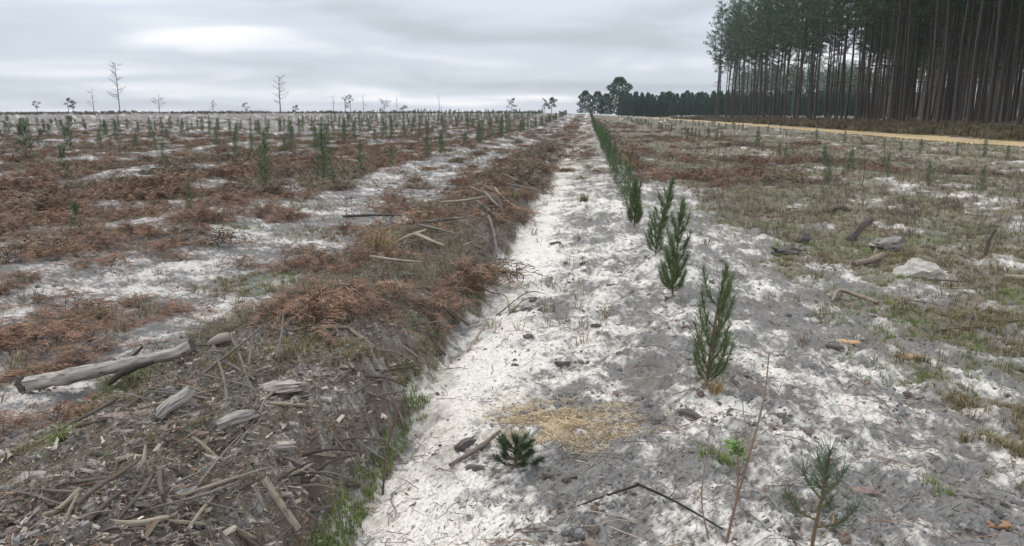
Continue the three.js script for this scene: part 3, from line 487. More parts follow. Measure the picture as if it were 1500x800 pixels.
chunk('bark_slab', -2.06, -3.03, 0.0, 0.28, 0.06, 0.03, 0.12, 0.02, [0.20, 0.155, 0.13], 'long dark brown bark slab below rusty bracken near the log', 'bark');
stick('wood_offcut', [on(-1.21, -2.5, 0.02), on(-1.09, -2.5, 0.02)], [0.019, 0.017], PALE, 'stubby pale tan wood offcut near the furrow edge', 'wood', { end: [0.55, 0.42, 0.27] });
stick('pale_stick', [on(-1.86, -2.10, 0.02), on(-1.79, -2.14, 0.03), on(-1.73, -2.2, 0.04)], [0.009, 0.011, 0.009], PALE, 'pale stick beside a bark slab on the chips', 'stick');
stick('pale_stick', [on(-1.52, -2.0, 0.02), on(-1.45, -2.07, 0.03), on(-1.39, -2.15, 0.03)], [0.012, 0.012, 0.009], PALE, 'straight pale stick with tan bark pointing to the offcut', 'stick');
stick('pale_stick', [on(-1.20, -2.66, 0.02), on(-1.17, -2.74, 0.045), on(-1.13, -2.80, 0.06)], [0.006, 0.007, 0.005], PALE, 'thin pale forked-looking stick at the windrow lip', 'stick');
stick('pale_stick', [on(-1.69, -2.44, 0.015), on(-1.68, -2.47, 0.05), on(-1.69, -2.52, 0.09)], [0.007, 0.008, 0.005], [0.6, 0.54, 0.45], 'short whitish stick poking up near a dark tussock', 'stick');
stick('pale_stick', [on(-1.75, -4.28, 0.03), on(-1.58, -4.24, 0.035), on(-1.42, -4.22, 0.03)], [0.012, 0.013, 0.011], PALE, 'long pale stick lying across the windrow before the bracken heap', 'stick');
stick('pale_stick', [on(-1.42, -4.22, 0.02), on(-1.28, -4.2, 0.02)], [0.012, 0.011], PALE, 'short pale stick lying end to end with a longer one', 'stick');
stick('pale_stick', [on(-1.45, -3.12, 0.03), on(-1.28, -3.12, 0.04)], [0.009, 0.009], PALE, 'pale stick lying level near the split stump piece', 'stick');
stick('pale_stick', [on(-2.35, -2.55, 0.02), on(-2.25, -2.5, 0.02), on(-2.14, -2.5, 0.02)], [0.011, 0.012, 0.01], PALE, 'pale broken stick near the flat bark slab', 'stick');
for (const [x, z, dx, dz, h] of [[-2.0, -3.6, 0.35, 0.2, 0.12], [-1.95, -3.75, 0.3, 0.42, 0.16], [-1.9, -3.5, 0.25, 0.4, 0.10], [-1.85, -3.8, 0.12, 0.3, 0.18], [-1.75, -3.75, -0.22, 0.35, 0.2], [-2.2, -3.35, 0.4, 0.18, 0.06], [-2.1, -3.2, 0.38, 0.12, 0.06], [-1.7, -3.9, 0.05, 0.25, 0.22]])
  stick('dead_branch', ((p, q) => [p, p.clone().lerp(q, 0.5).add(V(0.012, 0.006, 0)), q])(on(x, z, h), on(x + dx, z + dz, 0.015)), [0.006, 0.008, 0.009], GREY, 'thin grey dead branch in the brush heap by the log stub', 'branch', { group: 'dead branches of the brush heap', sides: 6 });
// the debris on the open side of the windrow and on the bed
stick('curved_stick', [on(-0.84, -5.1, 0.0), on(-0.79, -5.25, 0.03), on(-0.76, -5.4, 0.05), on(-0.77, -5.6, 0.05)], [0.009, 0.010, 0.008, 0.005], PALE, 'pale curved stick arching over the clean furrow sand', 'stick');
for (const [a, b, c] of [[[-0.85, -6.6], [-0.7, -6.35, 0.08], [-0.62, -5.9]], [[-0.75, -6.1], [-0.5, -6.2, 0.12], [-0.35, -6.5]], [[-0.62, -5.8], [-0.5, -6.1, 0.10], [-0.42, -6.35]]])
  stick('fine_twig', [on(a[0], a[1], 0.01), on(b[0], b[1], b[2]), on(c[0], c[1], 0.03)], [0.005, 0.004, 0.002], DARK, 'fine dark curved twig on the white bed near the furrow', 'twig', { group: 'fine twigs on the white bed', sides: 5 });
stick('upright_stick', [on(-0.93, -3.12, 0), on(-0.92, -3.2, 0.2), on(-0.86, -3.35, 0.42)], [0.006, 0.005, 0.003], BROWN, 'thin upright brown stick rising from the furrow edge', 'stick', { sides: 6 });
stick('black_twig', ((p, q) => [p, p.clone().lerp(q, 0.55).add(V(0.012, 0.004, 0)), q])(on(0.52, -2.5, 0.04), on(0.23, -2.82, 0.055)), [0.0035, 0.0042, 0.006], [0.05, 0.045, 0.045], 'charred black twig with a blunt end on the sand', 'twig', { sides: 7 });
stick('black_twig', ((p, q) => [p, p.clone().lerp(q, 0.5).add(V(0, 0.008, 0.01)), q])(on(0.24, -2.82, 0.05), on(-0.05, -2.72, 0.015)), [0.006, 0.004, 0.002], [0.06, 0.05, 0.045], 'thin charred twig running off the blunt black one', 'twig', { sides: 6 });
stick('weathered_root', [on(-0.62, -3.2, 0.01), on(-0.5, -3.35, 0.025), on(-0.42, -3.55, 0.02)], [0.008, 0.014, 0.006], [0.3, 0.25, 0.21], 'brown root half buried along the furrow bank', 'root');
// ground towards the track
stick('forked_branch', [on(2.22, -6.72, 0.01), on(2.34, -6.9, 0.07), on(2.45, -6.85, 0.05), on(2.55, -6.55, 0.01)], [0.012, 0.02, 0.02, 0.016], [0.40, 0.33, 0.27], 'bent pale tan branch arching over sand and grass', 'branch');
stick('small_log', [on(2.95, -8.35, 0.03), on(3.2, -8.5, 0.06), on(3.4, -8.72, 0.07)], [0.03, 0.04, 0.035], [0.33, 0.26, 0.21], 'brown grey small log lying below the leaning stump', 'log');
chunk('root_piece', 0.57, -3.64, -0.01, 0.15, 0.06, 0.05, -0.5, -0.1, DARK, 'black root piece beside the many-shooted pine seedling', 'wood', 1.5);
chunk('root_piece', 0.34, -3.58, -0.01, 0.12, 0.035, 0.03, 0.4, 0, DARK, 'small dark root piece between straw patch and seedling', 'wood', 1.5);
chunk('root_piece', -0.10, -3.07, -0.01, 0.12, 0.035, 0.028, 0.3, 0, DARK, 'dark root fragment right behind the tiny dark seedling', 'wood', 1.5);
for (const [x, z, L, w, h, t] of [[-0.52, -6.1, 0.22, 0.05, 0.04, 0.5], [-0.45, -6.35, 0.14, 0.06, 0.05, 1.2], [-0.13, -4.55, 0.12, 0.05, 0.035, 0.2], [0.12, -5.35, 0.16, 0.05, 0.04, -0.3], [0.36, -3.85, 0.10, 0.05, 0.04, 0.8], [-0.58, -3.4, 0.16, 0.06, 0.05, 1.0], [-0.50, -3.2, 0.10, 0.05, 0.04, 0.2], [-0.38, -9.3, 0.18, 0.07, 0.05, 0.4], [0.25, -6.6, 0.13, 0.05, 0.035, 0.1], [0.0, -7.9, 0.16, 0.06, 0.04, 0.6], [1.45, -5.6, 0.12, 0.05, 0.04, 0.3], [1.75, -5.15, 0.14, 0.05, 0.04, -0.6], [0.95, -4.2, 0.10, 0.04, 0.03, 1.4], [-0.05, -3.0, 0.09, 0.04, 0.03, 0.7]])
  chunk('root_scrap', x, z, -0.008, L * 0.75, w * 0.7, h * 0.75, t, 0.05, [0.11, 0.093, 0.082], 'dark scrap of root or bark lying loose on the white bed', 'wood', 1.6).userData.group = 'dark root scraps scattered on the sand bed';
chunk('leaning_stump', 3.62, -10.12, 0.08, 0.40, 0.09, 0.09, 0.1, 0.75, [0.12, 0.10, 0.085], 'dark leaning stump root sticking out of the grass', 'stump', 1.4);
chunk('root_clod', 3.70, -9.38, -0.02, 0.34, 0.2, 0.17, 0.3, 0.05, [0.22, 0.195, 0.175], 'grey root clod between the leaning stump and small log', 'stump', 1.8);
chunk('dark_stump', 2.38, -9.0, -0.02, 0.28, 0.14, 0.13, 0.0, -0.15, DARK, 'blackened low stump at the edge of the sand bed', 'stump', 1.8);
chunk('dark_stump', 2.87, -9.95, -0.02, 0.18, 0.12, 0.12, 0.2, 0.5, DARK, 'small black stump in the grass behind the low one', 'stump', 1.6);
chunk('bark_flake', 1.86, -5.33, -0.002, 0.20, 0.07, 0.02, 0.0, 0, [0.45, 0.28, 0.15], 'orange brown bark flake on the bed edge', 'bark');
chunk('bark_flake', 2.22, -5.07, -0.002, 0.18, 0.09, 0.025, 0.2, 0, [0.30, 0.19, 0.12], 'russet bark flake in the grass next to the orange one', 'bark');
chunk('bark_flake', 1.62, -2.78, -0.002, 0.08, 0.05, 0.014, 0.0, 0, [0.26, 0.14, 0.08], 'chestnut brown bark flake lying alone on grey sand', 'bark');
chunk('bark_flake', 1.18, -2.96, -0.002, 0.10, 0.06, 0.02, 0.2, 0, [0.19, 0.135, 0.11], 'dull brown bark flake on the bed near the sparse seedling', 'bark');
{ // pale sand-capped stump
  const g = new THREE.IcosahedronGeometry(0.2, 4), p = g.attributes.position, C = []; for (let i = 0; i < p.count; i++) { const v = V(p.getX(i), p.getY(i), p.getZ(i)), n = 1 + 0.22 * nz3(v.x * 7, v.y * 7, v.z * 7) + 0.1 * nz3(v.x * 19, v.y * 19, v.z * 19); v.multiplyScalar(n); p.setXYZ(i, v.x * 1.25, Math.max(-0.03, v.y * 0.72 - Math.abs(v.x) * 0.2), v.z); C.push(0.62, 0.585, 0.54); }
  g.setAttribute('color', new THREE.Float32BufferAttribute(C, 3)); g.computeVertexNormals(); solo('sand_clod', g, M.ground, 'white sand clod standing up between grass and the small log', 'clod', at(3.5, -8.0, 0.0));
}
stick('stake', [on(4.62, -8.95, 0), on(4.66, -8.98, 0.16), on(4.72, -9.0, 0.3)], [0.02, 0.018, 0.015], [0.14, 0.105, 0.085], 'short dark upright stake in the brown grass', 'stake', { sides: 7 });
stick('small_log', [on(4.2, -7.75, 0.03), on(4.4, -7.75, 0.04), on(4.7, -7.7, 0.03)], [0.025, 0.03, 0.03], [0.45, 0.38, 0.30], 'tan small log half hidden in green grass', 'log');
stick('small_log', [on(3.9, -12.6, 0.03), on(4.2, -12.9, 0.06), on(4.4, -13.0, 0.05)], [0.04, 0.05, 0.035], [0.2, 0.15, 0.12], 'dark brown small log lying at the rim of a pale sand patch', 'log');
// leafless stems in front
{
  const b = thing('dead_sapling', 'tall thin leafless brown stems with a green sprig rising from the sand', 'sapling', at(0.53, -2.48));
  const tall = [V(0, 0, 0), V(0.03, 0.16, -0.02), V(0.075, 0.33, -0.06), V(0.13, 0.52, -0.14), V(0.15, 0.66, -0.20)];
  part('stem', limb(tall, [0.0055, 0.004, 0.002], 6, { segs: 14, col: [0.2, 0.13, 0.09] }), M.plain, b);
  part('stem', limb([V(0.03, 0.16, -0.02), V(0.035, 0.27, -0.05), V(0.03, 0.36, -0.09)], [0.004, 0.002], 6, { segs: 8, col: [0.2, 0.13, 0.09] }), M.plain, b);
  part('stem', limb([V(-0.06, 0.0, 0.0), V(-0.09, 0.14, -0.04), V(-0.07, 0.30, -0.10), V(-0.05, 0.42, -0.16)], [0.0035, 0.0015], 6, { segs: 8, col: [0.22, 0.16, 0.12] }), M.plain, b);
  part('stem', limb([V(0.075, 0.33, -0.06), V(0.055, 0.46, -0.12), V(0.05, 0.6, -0.18)], [0.0025, 0.001], 5, { segs: 8, col: [0.25, 0.18, 0.14] }), M.plain, b);
  part('stem', limb([V(0.1, 0.42, -0.1), V(0.15, 0.5, -0.1), V(0.19, 0.6, -0.12)], [0.002, 0.001], 5, { segs: 8, col: [0.25, 0.18, 0.14] }), M.plain, b);
  const r = mulberry(8), mb = new MB(); for (let i = 0; i < 60; i++) { const p = V(0.03 + 0.05 * (r() - 0.5), 0.33 + 0.05 * (r() - 0.5), -0.085 + 0.05 * (r() - 0.5)), az = r() * 6.28, d = V(Math.cos(az), 0.3 * (r() - 0.2), Math.sin(az)); mb.blade([p, p.clone().addScaledVector(d, 0.016).add(V(0, 0.006, 0)), p.clone().addScaledVector(d, 0.034)], 0.007, V(-d.z, 0.2, d.x), jit([0.13, 0.21, 0.05], r, 0.3)); }
  part('leaf_sprig', mb.build(), M.leaf, b);
}
// dead upright stems in the field towards the track
for (const [x, z, h] of [[2.88, -16.8, 1.35], [2.62, -14.6, 0.9], [6.2, -17.5, 0.8]]) {
  const b = thing('dead_weed', 'thin dead brown weed stem standing above bracken and grass', 'weed', at(x, z), x, 'dead weed stems towards the track');
  part('stem', limb([V(0, 0, 0), V(0.02, h * 0.5, 0), V(-0.01, h, 0.02)], [0.012, 0.006], 5, { segs: 6, col: [0.16, 0.10, 0.08] }), M.plain, b);
  const r = mulberry(Math.round(x * 10)); for (let i = 0; i < 5; i++) { const y = h * (0.4 + 0.12 * i), az = r() * 6.28; part('twig', limb([V(0.015, y, 0), V(0.05 * Math.cos(az), y + 0.08, 0.05 * Math.sin(az)), V(0.07 * Math.cos(az), y + 0.16, 0.07 * Math.sin(az))], [0.006, 0.003], 5, { segs: 4, col: [0.17, 0.10, 0.08] }), M.plain, b); }
}
// loose sticks of the windrow
{
  const r = mulberry(61), geos = []; for (let i = 0; i < 9; i++) { const L = 0.10 + 0.04 * i, ra = 0.0045 + 0.0013 * (i % 4); geos.push([limb([V(-L / 2, 0, 0), V(-L / 6, 0.012 * (r() - 0.3), 0.05 * L * (r() - 0.5)), V(L / 5, 0.012 * (r() - 0.3), 0.08 * L * (r() - 0.5)), V(L / 2, 0, 0)], [ra, ra * 1.15, ra * 0.8, ra * 0.6], 7, { segs: 10, bump: 0.2, freq: 14, mottle: 0.2, ragged: 0.6, seed: i * 5, col: [[0.36, 0.32, 0.275], [0.27, 0.24, 0.215], [0.44, 0.375, 0.29], [0.20, 0.16, 0.13]][i % 4] }), L]); }
  const put = (x, z, g, turn, group, label, dy = 0.012) => { const L = g[1] / 2, a = ground(x + Math.cos(turn) * L * 0.7, z - Math.sin(turn) * L * 0.7), b = ground(x - Math.cos(turn) * L * 0.7, z + Math.sin(turn) * L * 0.7); const m = solo('loose_stick', g[0], M.wood, label, 'stick', V(x, Math.max((a + b) / 2, ground(x, z)) + dy * (0.5 + r()), z), turn, group); m.rotation.set(0, turn, Math.atan2(a - b, g[1] * 0.7 * 2 * 0.7), 'YXZ'); };
  let n = 0; while (n < 120) { const d = 2.0 + 5 * r() * r(), x = -2.75 + 1.75 * r(), z = -d; if (cover(x, z).wind < 0.6) continue; put(x, z, geos[Math.floor(r() * 9)], r() * 6.28, 'loose sticks in the near windrow debris', 'loose weathered stick lying in the windrow debris near the log'); n++; }
  n = 0; while (n < 80) { const d = 7 + 12 * r(), x = -2.75 + 1.75 * r(), z = -d; if (cover(x, z).wind < 0.6) continue; put(x, z, geos[3 + Math.floor(r() * 6)], r() * 6.28, 'loose sticks on the bracken covered windrow', 'loose grey stick on the bracken covered stretch of windrow', 0.10); n++; }
  n = 0; while (n < 80) { const d = 4.5 + 10 * r(), x = 1.9 + 3.5 * r() + 0.1 * d, z = -d; put(x, z, geos[Math.floor(r() * 9)], r() * 6.28, 'loose sticks on the ground towards the track', 'loose stick lying in grass and sand towards the track'); n++; }
  n = 0; while (n < 60) { const d = 2.4 + 9 * r(), z = -d, x = -1.12 - bend(z) + 0.05 * (r() - 0.5), L = 0.10 + 0.2 * r(), up = 0.16 * r(), a = (r() - 0.5) * 1.6, p = on(x - 0.05, z, 0.01), q = V(x + 0.10 + 0.08 * r(), Math.max(ground(x + 0.12, z) + 0.01, p.y - 0.05 + up - 0.12 * r()), z + Math.sin(a) * L);
    stick('bank_root', [p, p.clone().lerp(q, 0.5).add(V(0, 0.02, 0)), q], [0.005 + 0.004 * r(), 0.005, 0.003], [[0.30, 0.26, 0.22], [0.12, 0.095, 0.08], [0.20, 0.155, 0.125]][n % 3], 'bare root or stalk jutting from the dark earth bank above the furrow', 'root', { group: 'roots jutting from the earth bank', sides: 5, segs: 5 }); n++; }
  // bigger branches further along the windrow
  for (const [x, z, dx, dz, h, ra, c] of [[-2.15, -12.7, 0.9, -0.1, 0.12, 0.02, GREY], [-1.45, -13.3, 0.7, -0.9, 0.22, 0.02, GREY], [-1.35, -11.2, 0.25, 1.3, 0.22, 0.022, DARK], [-1.6, -11.6, 0.45, 1.1, 0.16, 0.02, GREY], [-1.8, -7.6, 0.35, 0.2, 0.16, 0.022, PALE], [-2.3, -9.4, 0.8, 0.3, 0.14, 0.02, GREY], [-1.5, -6.0, 0.5, 0.35, 0.05, 0.015, GREY], [-1.7, -15.2, 0.8, 0.4, 0.2, 0.025, GREY], [-3.9, -11.5, 0.9, -0.3, 0.05, 0.02, DARK], [-1.75, -7.9, -0.3, 0.3, 0.18, 0.016, PALE], [-1.7, -12.4, 0.75, 0.5, 0.26, 0.018, GREY], [-1.5, -12.0, 0.5, 1.0, 0.28, 0.015, PALE], [-1.9, -11.9, 0.9, 0.2, 0.24, 0.02, GREY], [-1.3, -12.9, 0.25, 1.1, 0.22, 0.018, DARK], [-1.6, -10.7, 0.6, 0.5, 0.2, 0.017, GREY], [-1.45, -10.2, 0.4, 0.7, 0.18, 0.015, DARK], [-2.2, -11.0, 0.7, -0.5, 0.2, 0.016, PALE], [-1.25, -9.4, 0.2, 0.8, 0.16, 0.018, GREY], [-2.0, -8.6, 0.6, 0.25, 0.16, 0.016, GREY], [-1.35, -8.3, 0.25, 0.5, 0.12, 0.016, DARK], [-1.9, -6.3, 0.5, 0.1, 0.12, 0.013, PALE], [-1.5, -5.6, 0.35, 0.3, 0.1, 0.012, GREY]])
    stick('windrow_branch', ((p, q) => [p, p.clone().lerp(q, 0.5).add(V(0.03 * Math.sin(x * 9), 0.02 * Math.sin(z * 7), 0.04)), q])(on(x, z, h), on(x + dx, z + dz, h * 0.6)), [ra, ra * 1.1, ra * 0.6], c, 'stout weathered branch stacked across the bracken covered windrow', 'branch', { group: 'branches stacked along the windrow', sides: 8 });
}
// chips, bark crumbs and small litter
{
  const chip = s => { const r = mulberry(s), g = new THREE.BoxGeometry(0.11, 0.010, 0.022, 2, 1, 1), p = g.attributes.position, key = {}; for (let i = 0; i < p.count; i++) { const k = [p.getX(i), p.getY(i), p.getZ(i)].map(v => v.toFixed(3)).join(); key[k] ??= [(r() - 0.5) * 0.03, (r() - 0.5) * 0.012, (r() - 0.5) * 0.014]; p.setXYZ(i, p.getX(i) + key[k][0], p.getY(i) + key[k][1] + 0.006, p.getZ(i) + key[k][2]); } const n = g.toNonIndexed(); n.computeVertexNormals(); n.setAttribute('color', new THREE.Float32BufferAttribute(new Float32Array(n.attributes.position.count * 3).fill(1), 3)); return n; };
  const r = mulberry(65), cols = [[0.17, 0.14, 0.115], [0.30, 0.26, 0.22], [0.20, 0.165, 0.135], [0.13, 0.105, 0.085], [0.48, 0.41, 0.33], [0.25, 0.23, 0.215], [0.24, 0.15, 0.10]], A = [[], [], []], B = [], T = [];
  for (let i = 0; i < 140000; i++) {
    const d = 1.8 + 11 * r() * r(), x = lerp(-2.95, -0.98, r()), z = -d, c = cover(x, z); if (r() > c.chips * (1.2 - 0.06 * d)) continue; if (A[0].length > 9000) break;
    const k = cols[Math.floor(r() * r() * 7 * 1.0)] , kk = cols[Math.floor(r() * 7)], q = r() < 0.5 ? k : kk, m = 0.55 + 0.75 * r(); A[i % 3].push([x, ground(x, z) + 0.004 * r(), z, r() * 6.28, 0.9 * (r() - 0.5), 0.13 + 0.62 * r() * r() * r(), q[0] * m, q[1] * m, q[2] * m, 0.9 + 1.2 * r()]);
  }
  for (let i = 0; i < 1100; i++) { const d = 1.9 + 5.5 * r() * r(), x = lerp(-2.9, -1.02, r()), z = -d, c = cover(x, z); if (c.wind < 0.5) continue; const q = [[0.44, 0.385, 0.31], [0.24, 0.20, 0.165], [0.12, 0.095, 0.08], [0.28, 0.25, 0.225], [0.17, 0.12, 0.085], [0.10, 0.085, 0.075]][Math.floor(r() * 6)], m = 0.7 + 0.4 * r(); A[i % 3].push([x, ground(x, z) + 0.008, z, r() * 6.28, 0.8 * (r() - 0.5), 0.2 + 1.1 * r() * r() * r(), q[0] * m, q[1] * m, q[2] * m, 0.9 + 0.8 * r()]); }
  A.forEach((l, i) => stuff(['wood_chips', 'bark_chips', 'splinters'][i], chip(700 + i), M.plain, l, ['grey and tan wood chips strewn over the windrow', 'dark and pale bark chips strewn over the windrow', 'wood splinters strewn over the windrow'][i], 'wood chips'));
  for (let i = 0; i < 85000; i++) {                       // crumbs of bark and humus on the sand
    const d = Math.exp(lerp(Math.log(2), Math.log(16), r())), a = lerp(-44, 44, r()) * Math.PI / 180 - YAW * Math.PI / 180, x = Math.sin(a) * d, z = -Math.cos(a) * d; if (x < -0.55 && x > -0.95 && r() < 0.75) continue;
    const cl = 0.6 * nz(x * 2.3 + 9, z * 2.0) - 0.9 * nz2(x * 6, z * 5); if (r() > 0.25 + 0.7 * sstep(-0.2, 0.7, cl)) continue;
    const q = r() < 0.6 ? [0.10, 0.085, 0.075] : cols[Math.floor(r() * 7)], m = 0.6 + 0.6 * r(); B.push([x, ground(x, z) - 0.001, z, r() * 6.28, 0.7 * (r() - 0.5), 0.06 + 0.34 * r() * r() * r(), q[0] * m, q[1] * m, q[2] * m, 0.8 + 1.0 * r()]);
  }
  const cg = new THREE.IcosahedronGeometry(0.03, 2); { const p = cg.attributes.position; for (let i = 0; i < p.count; i++) { const v = V(p.getX(i), p.getY(i), p.getZ(i)), n = 1 + 0.4 * nz3(v.x * 40, v.y * 40, v.z * 40) + 0.2 * nz3(v.x * 110, v.y * 110, v.z * 110); p.setXYZ(i, v.x * n * 1.25, v.y * n * 0.7, v.z * n); } cg.computeVertexNormals(); cg.setAttribute('color', new THREE.Float32BufferAttribute(new Float32Array(p.count * 3).fill(1), 3)); }
  const CL = []; for (let i = 0; i < 26000; i++) {
    const d = Math.exp(lerp(Math.log(2), Math.log(22), r())), a = lerp(-44, 44, r()) * Math.PI / 180 - YAW * Math.PI / 180, x = Math.sin(a) * d, z = -Math.cos(a) * d; if (x < -0.5 && x > -0.95 && r() < 0.85) continue;
    const cl = nz(x * 1.1 + 40, z * 1.0) - 0.7 * nz2(x * 6, z * 5); if (r() > sstep(0.15, 0.9, cl)) continue;
    const q = r() < 0.5 ? [0.115, 0.105, 0.10] : r() < 0.5 ? [0.26, 0.25, 0.245] : [0.17, 0.125, 0.10], m = 0.7 + 0.5 * r(), sc = 0.22 + 1.0 * r() * r() * r(); CL.push([x, ground(x, z) - 0.004 * sc, z, r() * 6.28, 0.8 * (r() - 0.5), sc, q[0] * m, q[1] * m, q[2] * m]);
  }
  stuff('soil_clods', cg, M.plain, CL, 'grey and brown crumbling soil clods scattered over the sand', 'clods');
  stuff('bark_crumbs', chip(710), M.plain, B, 'dark bark crumbs and humus bits scattered on the sand', 'litter');
  const tw = new MB(); { const g = limb([V(-0.09, 0, 0), V(-0.02, 0.012, 0.01), V(0.04, 0.008, -0.008), V(0.09, 0.0, 0.004)], [0.0022, 0.002, 0.0012], 5, { segs: 6 });
    for (let i = 0; i < 4200; i++) { const d = Math.exp(lerp(Math.log(2), Math.log(14), r())), a = lerp(-44, 44, r()) * Math.PI / 180 - YAW * Math.PI / 180, x = Math.sin(a) * d, z = -Math.cos(a) * d; const q = r() < 0.55 ? [0.12, 0.09, 0.075] : r() < 0.5 ? [0.32, 0.27, 0.22] : [0.24, 0.15, 0.10]; const m = 0.7 + 0.5 * r(); T.push([x, ground(x, z) + 0.003, z, r() * 6.28, 0.5 * (r() - 0.5), 0.35 + 1.1 * r() * r(), q[0] * m, q[1] * m, q[2] * m]); }
    stuff('twigs', g, M.plain, T, 'small dead twigs scattered over sand and debris', 'twigs'); }
}
console.log('debris done');

// ------------------------------------------------------------------ the mature pine stand
function pineProto(seed, H, lo) {
  const r = mulberry(seed), root = new THREE.Group(), wob = () => 0.4 * (r() - 0.5);
  const tp = [V(0, -0.2, 0), V(wob(), H * 0.25, wob()), V(wob(), H * 0.5, wob()), V(wob(), H * 0.75, wob()), V(wob() * 1.5, H, wob() * 1.5)], rb = 0.105 + 0.045 * r(), cv = new THREE.CatmullRomCurve3(tp);
  part('trunk', limb(tp, [rb * 1.15, rb * 0.88, rb * 0.75, rb * 0.45, 0.03], lo ? 6 : 10, { segs: lo ? 6 : 16, bump: 0.05, freq: 1, col: [0.21, 0.178, 0.15], mottle: 0.2, seed }), M.bark, root);
  const cr = new MB(), limbs = [], green = [0.07, 0.125, 0.062];
  if (!lo) { const st = []; for (let i = 0; i < 24; i++) { const y = H * (0.14 + 0.36 * r()), s = cv.getPoint((y + 0.2) / (H + 0.2)), az = r() * 6.28, L = 0.4 + 1.3 * r(); st.push(limb([s, s.clone().add(V(Math.cos(az) * L * 0.5, 0.05 + 0.1 * r(), Math.sin(az) * L * 0.5)), s.clone().add(V(Math.cos(az) * L, 0.1 - 0.3 * r(), Math.sin(az) * L))], [0.034, 0.016], 4, { segs: 3, col: [0.2, 0.175, 0.16] })); } const m = part('branch_stubs', mergeGeometries(st), M.bark, root); m.userData.kind = 'stuff'; }
  const nl = lo ? 26 : 44;
  for (let i = 0; i < nl; i++) {
    const t = (i + r()) / nl, y = H * lerp(0.46, 0.985, Math.pow(t, 0.9)), s = cv.getPoint((y + 0.2) / (H + 0.2)), az = i * 2.4 + r(), L = (0.6 + 2.9 * Math.pow(1 - t, 0.7) * Math.min(1, 0.5 + t * 2.0)) * (0.65 + 0.55 * r()), up = 0.12 + 0.6 * t;
    const p = [s, s.clone().add(V(Math.cos(az) * L * 0.55, L * up * 0.35, Math.sin(az) * L * 0.55)), s.clone().add(V(Math.cos(az) * L, L * up, Math.sin(az) * L))];
    if (!lo) limbs.push(limb(p, [0.035 * (1.2 - t), 0.012], 4, { segs: 3, col: [0.16, 0.12, 0.10] }));
    const c = new THREE.CatmullRomCurve3(p), nt = Math.round((lo ? 4 : 7) + L * (lo ? 2 : 5));
    for (let k = 0; k < nt; k++) {
      const q = c.getPoint(0.3 + 0.7 * Math.pow(r(), 0.7)); q.add(V((r() - 0.5) * 0.75, (r() - 0.35) * 0.6, (r() - 0.5) * 0.75));
      const tone = jit(green, r, 0.3), nb = lo ? 6 : 11, sz = lo ? 0.55 : 0.34;
      for (let b = 0; b < nb; b++) { const d = V(r() - 0.5, r() * 0.9 - 0.22, r() - 0.5).normalize(), e = q.clone().addScaledVector(d, sz * (0.7 + 0.6 * r())), sd = V(r() - 0.5, r() - 0.5, r() - 0.5).cross(d).normalize(); cr.blade([q, q.clone().lerp(e, 0.5).addScaledVector(sd, 0.02), e], lo ? 0.05 : 0.026, sd, jit(tone, r, 0.25)); }
    }
  }
  if (limbs.length) { const m = part('limbs', mergeGeometries(limbs), M.bark, root); m.userData.kind = 'stuff'; }
  part('crown', cr.build(), M.needle, root);
  return root;
}
const pines = [1, 2, 3, 4, 5].map(s => pineProto(800 + s, [26.5, 25, 27.5, 24, 26][s - 1], false));
const flat = g => { const a = []; g.traverse(o => { if (o.isMesh) { let q = o.geometry.index ? o.geometry.toNonIndexed() : o.geometry.clone(); q.deleteAttribute('uv'); a.push(q); } }); return mergeGeometries(a); };
{
  const r = mulberry(71), spots = [];
  for (let x = 32.5; x < 130; x += 3.6) for (let z = -38; z > -270; z -= 3.3) {
    const px = x + (r() - 0.5) * 1.5, pz = z + (r() - 0.5) * 1.7, k = px / -pz, skip = r();
    if (k < 0.10 || k > 0.86) continue; if (pz < -200 && k < 0.375) continue; if (px > 54 && k < 0.345) continue; if (skip < (px < 36 ? 0.15 : k < 0.34 ? 0.58 : 0.36)) continue;
    spots.push([px, pz, r()]);
  }
  spots.sort((a, b) => (Math.hypot(a[0], a[1]) + 1.2 * (a[0] - 32)) - (Math.hypot(b[0], b[1]) + 1.2 * (b[0] - 32)));
  const rest = [];
  spots.forEach(([x, z, q], i) => {
    const s = 0.92 + 0.18 * r(), v = Math.floor(r() * 5), t = r() * 6.28;
    if (i < 300) {
      const g = pines[v].clone(); g.name = numbered('mature_pine'); g.position.copy(at(x, z)); g.rotation.set(0.08 * (r() - 0.5), t, 0.08 * (r() - 0.5)); const w = s * (0.8 + 0.38 * r()); g.scale.set(w, s, w); lit(g); scene.add(g);
      if (x < 34) tag(g, 'tall bare-trunked pine along the outer edge of the stand by the track', 'pine tree', 'edge trees of the mature pine stand'); else tag(g, 'tall pine with a bare trunk behind the edge trees inside the dark stand', 'pine tree', 'inner trees of the mature pine stand');
    } else rest.push([x, ground(x, z), z, t, 0, s, 1, 1, 1]);
  });
  console.log('pines', spots.length);
  const lo = pineProto(820, 24, true);
  stuff('inner_pine_stand', flat(lo), std({ vertexColors: true }), rest, 'the deep dark mass of pines far inside the mature stand', 'pine trees');
  const far = []; for (let i = 0; i < 230; i++) { const z = -395 - 45 * r(), x = -z * lerp(0.185, 0.40, r()); far.push([x, ground(x, z), z, r() * 6.28, 0, 0.9 + 0.25 * r(), 1, 1, 1]); }
  stuff('distant_pine_stand', flat(lo), std({ vertexColors: true }), far, 'another mature pine stand far off seen through the trunks', 'pine trees');
}
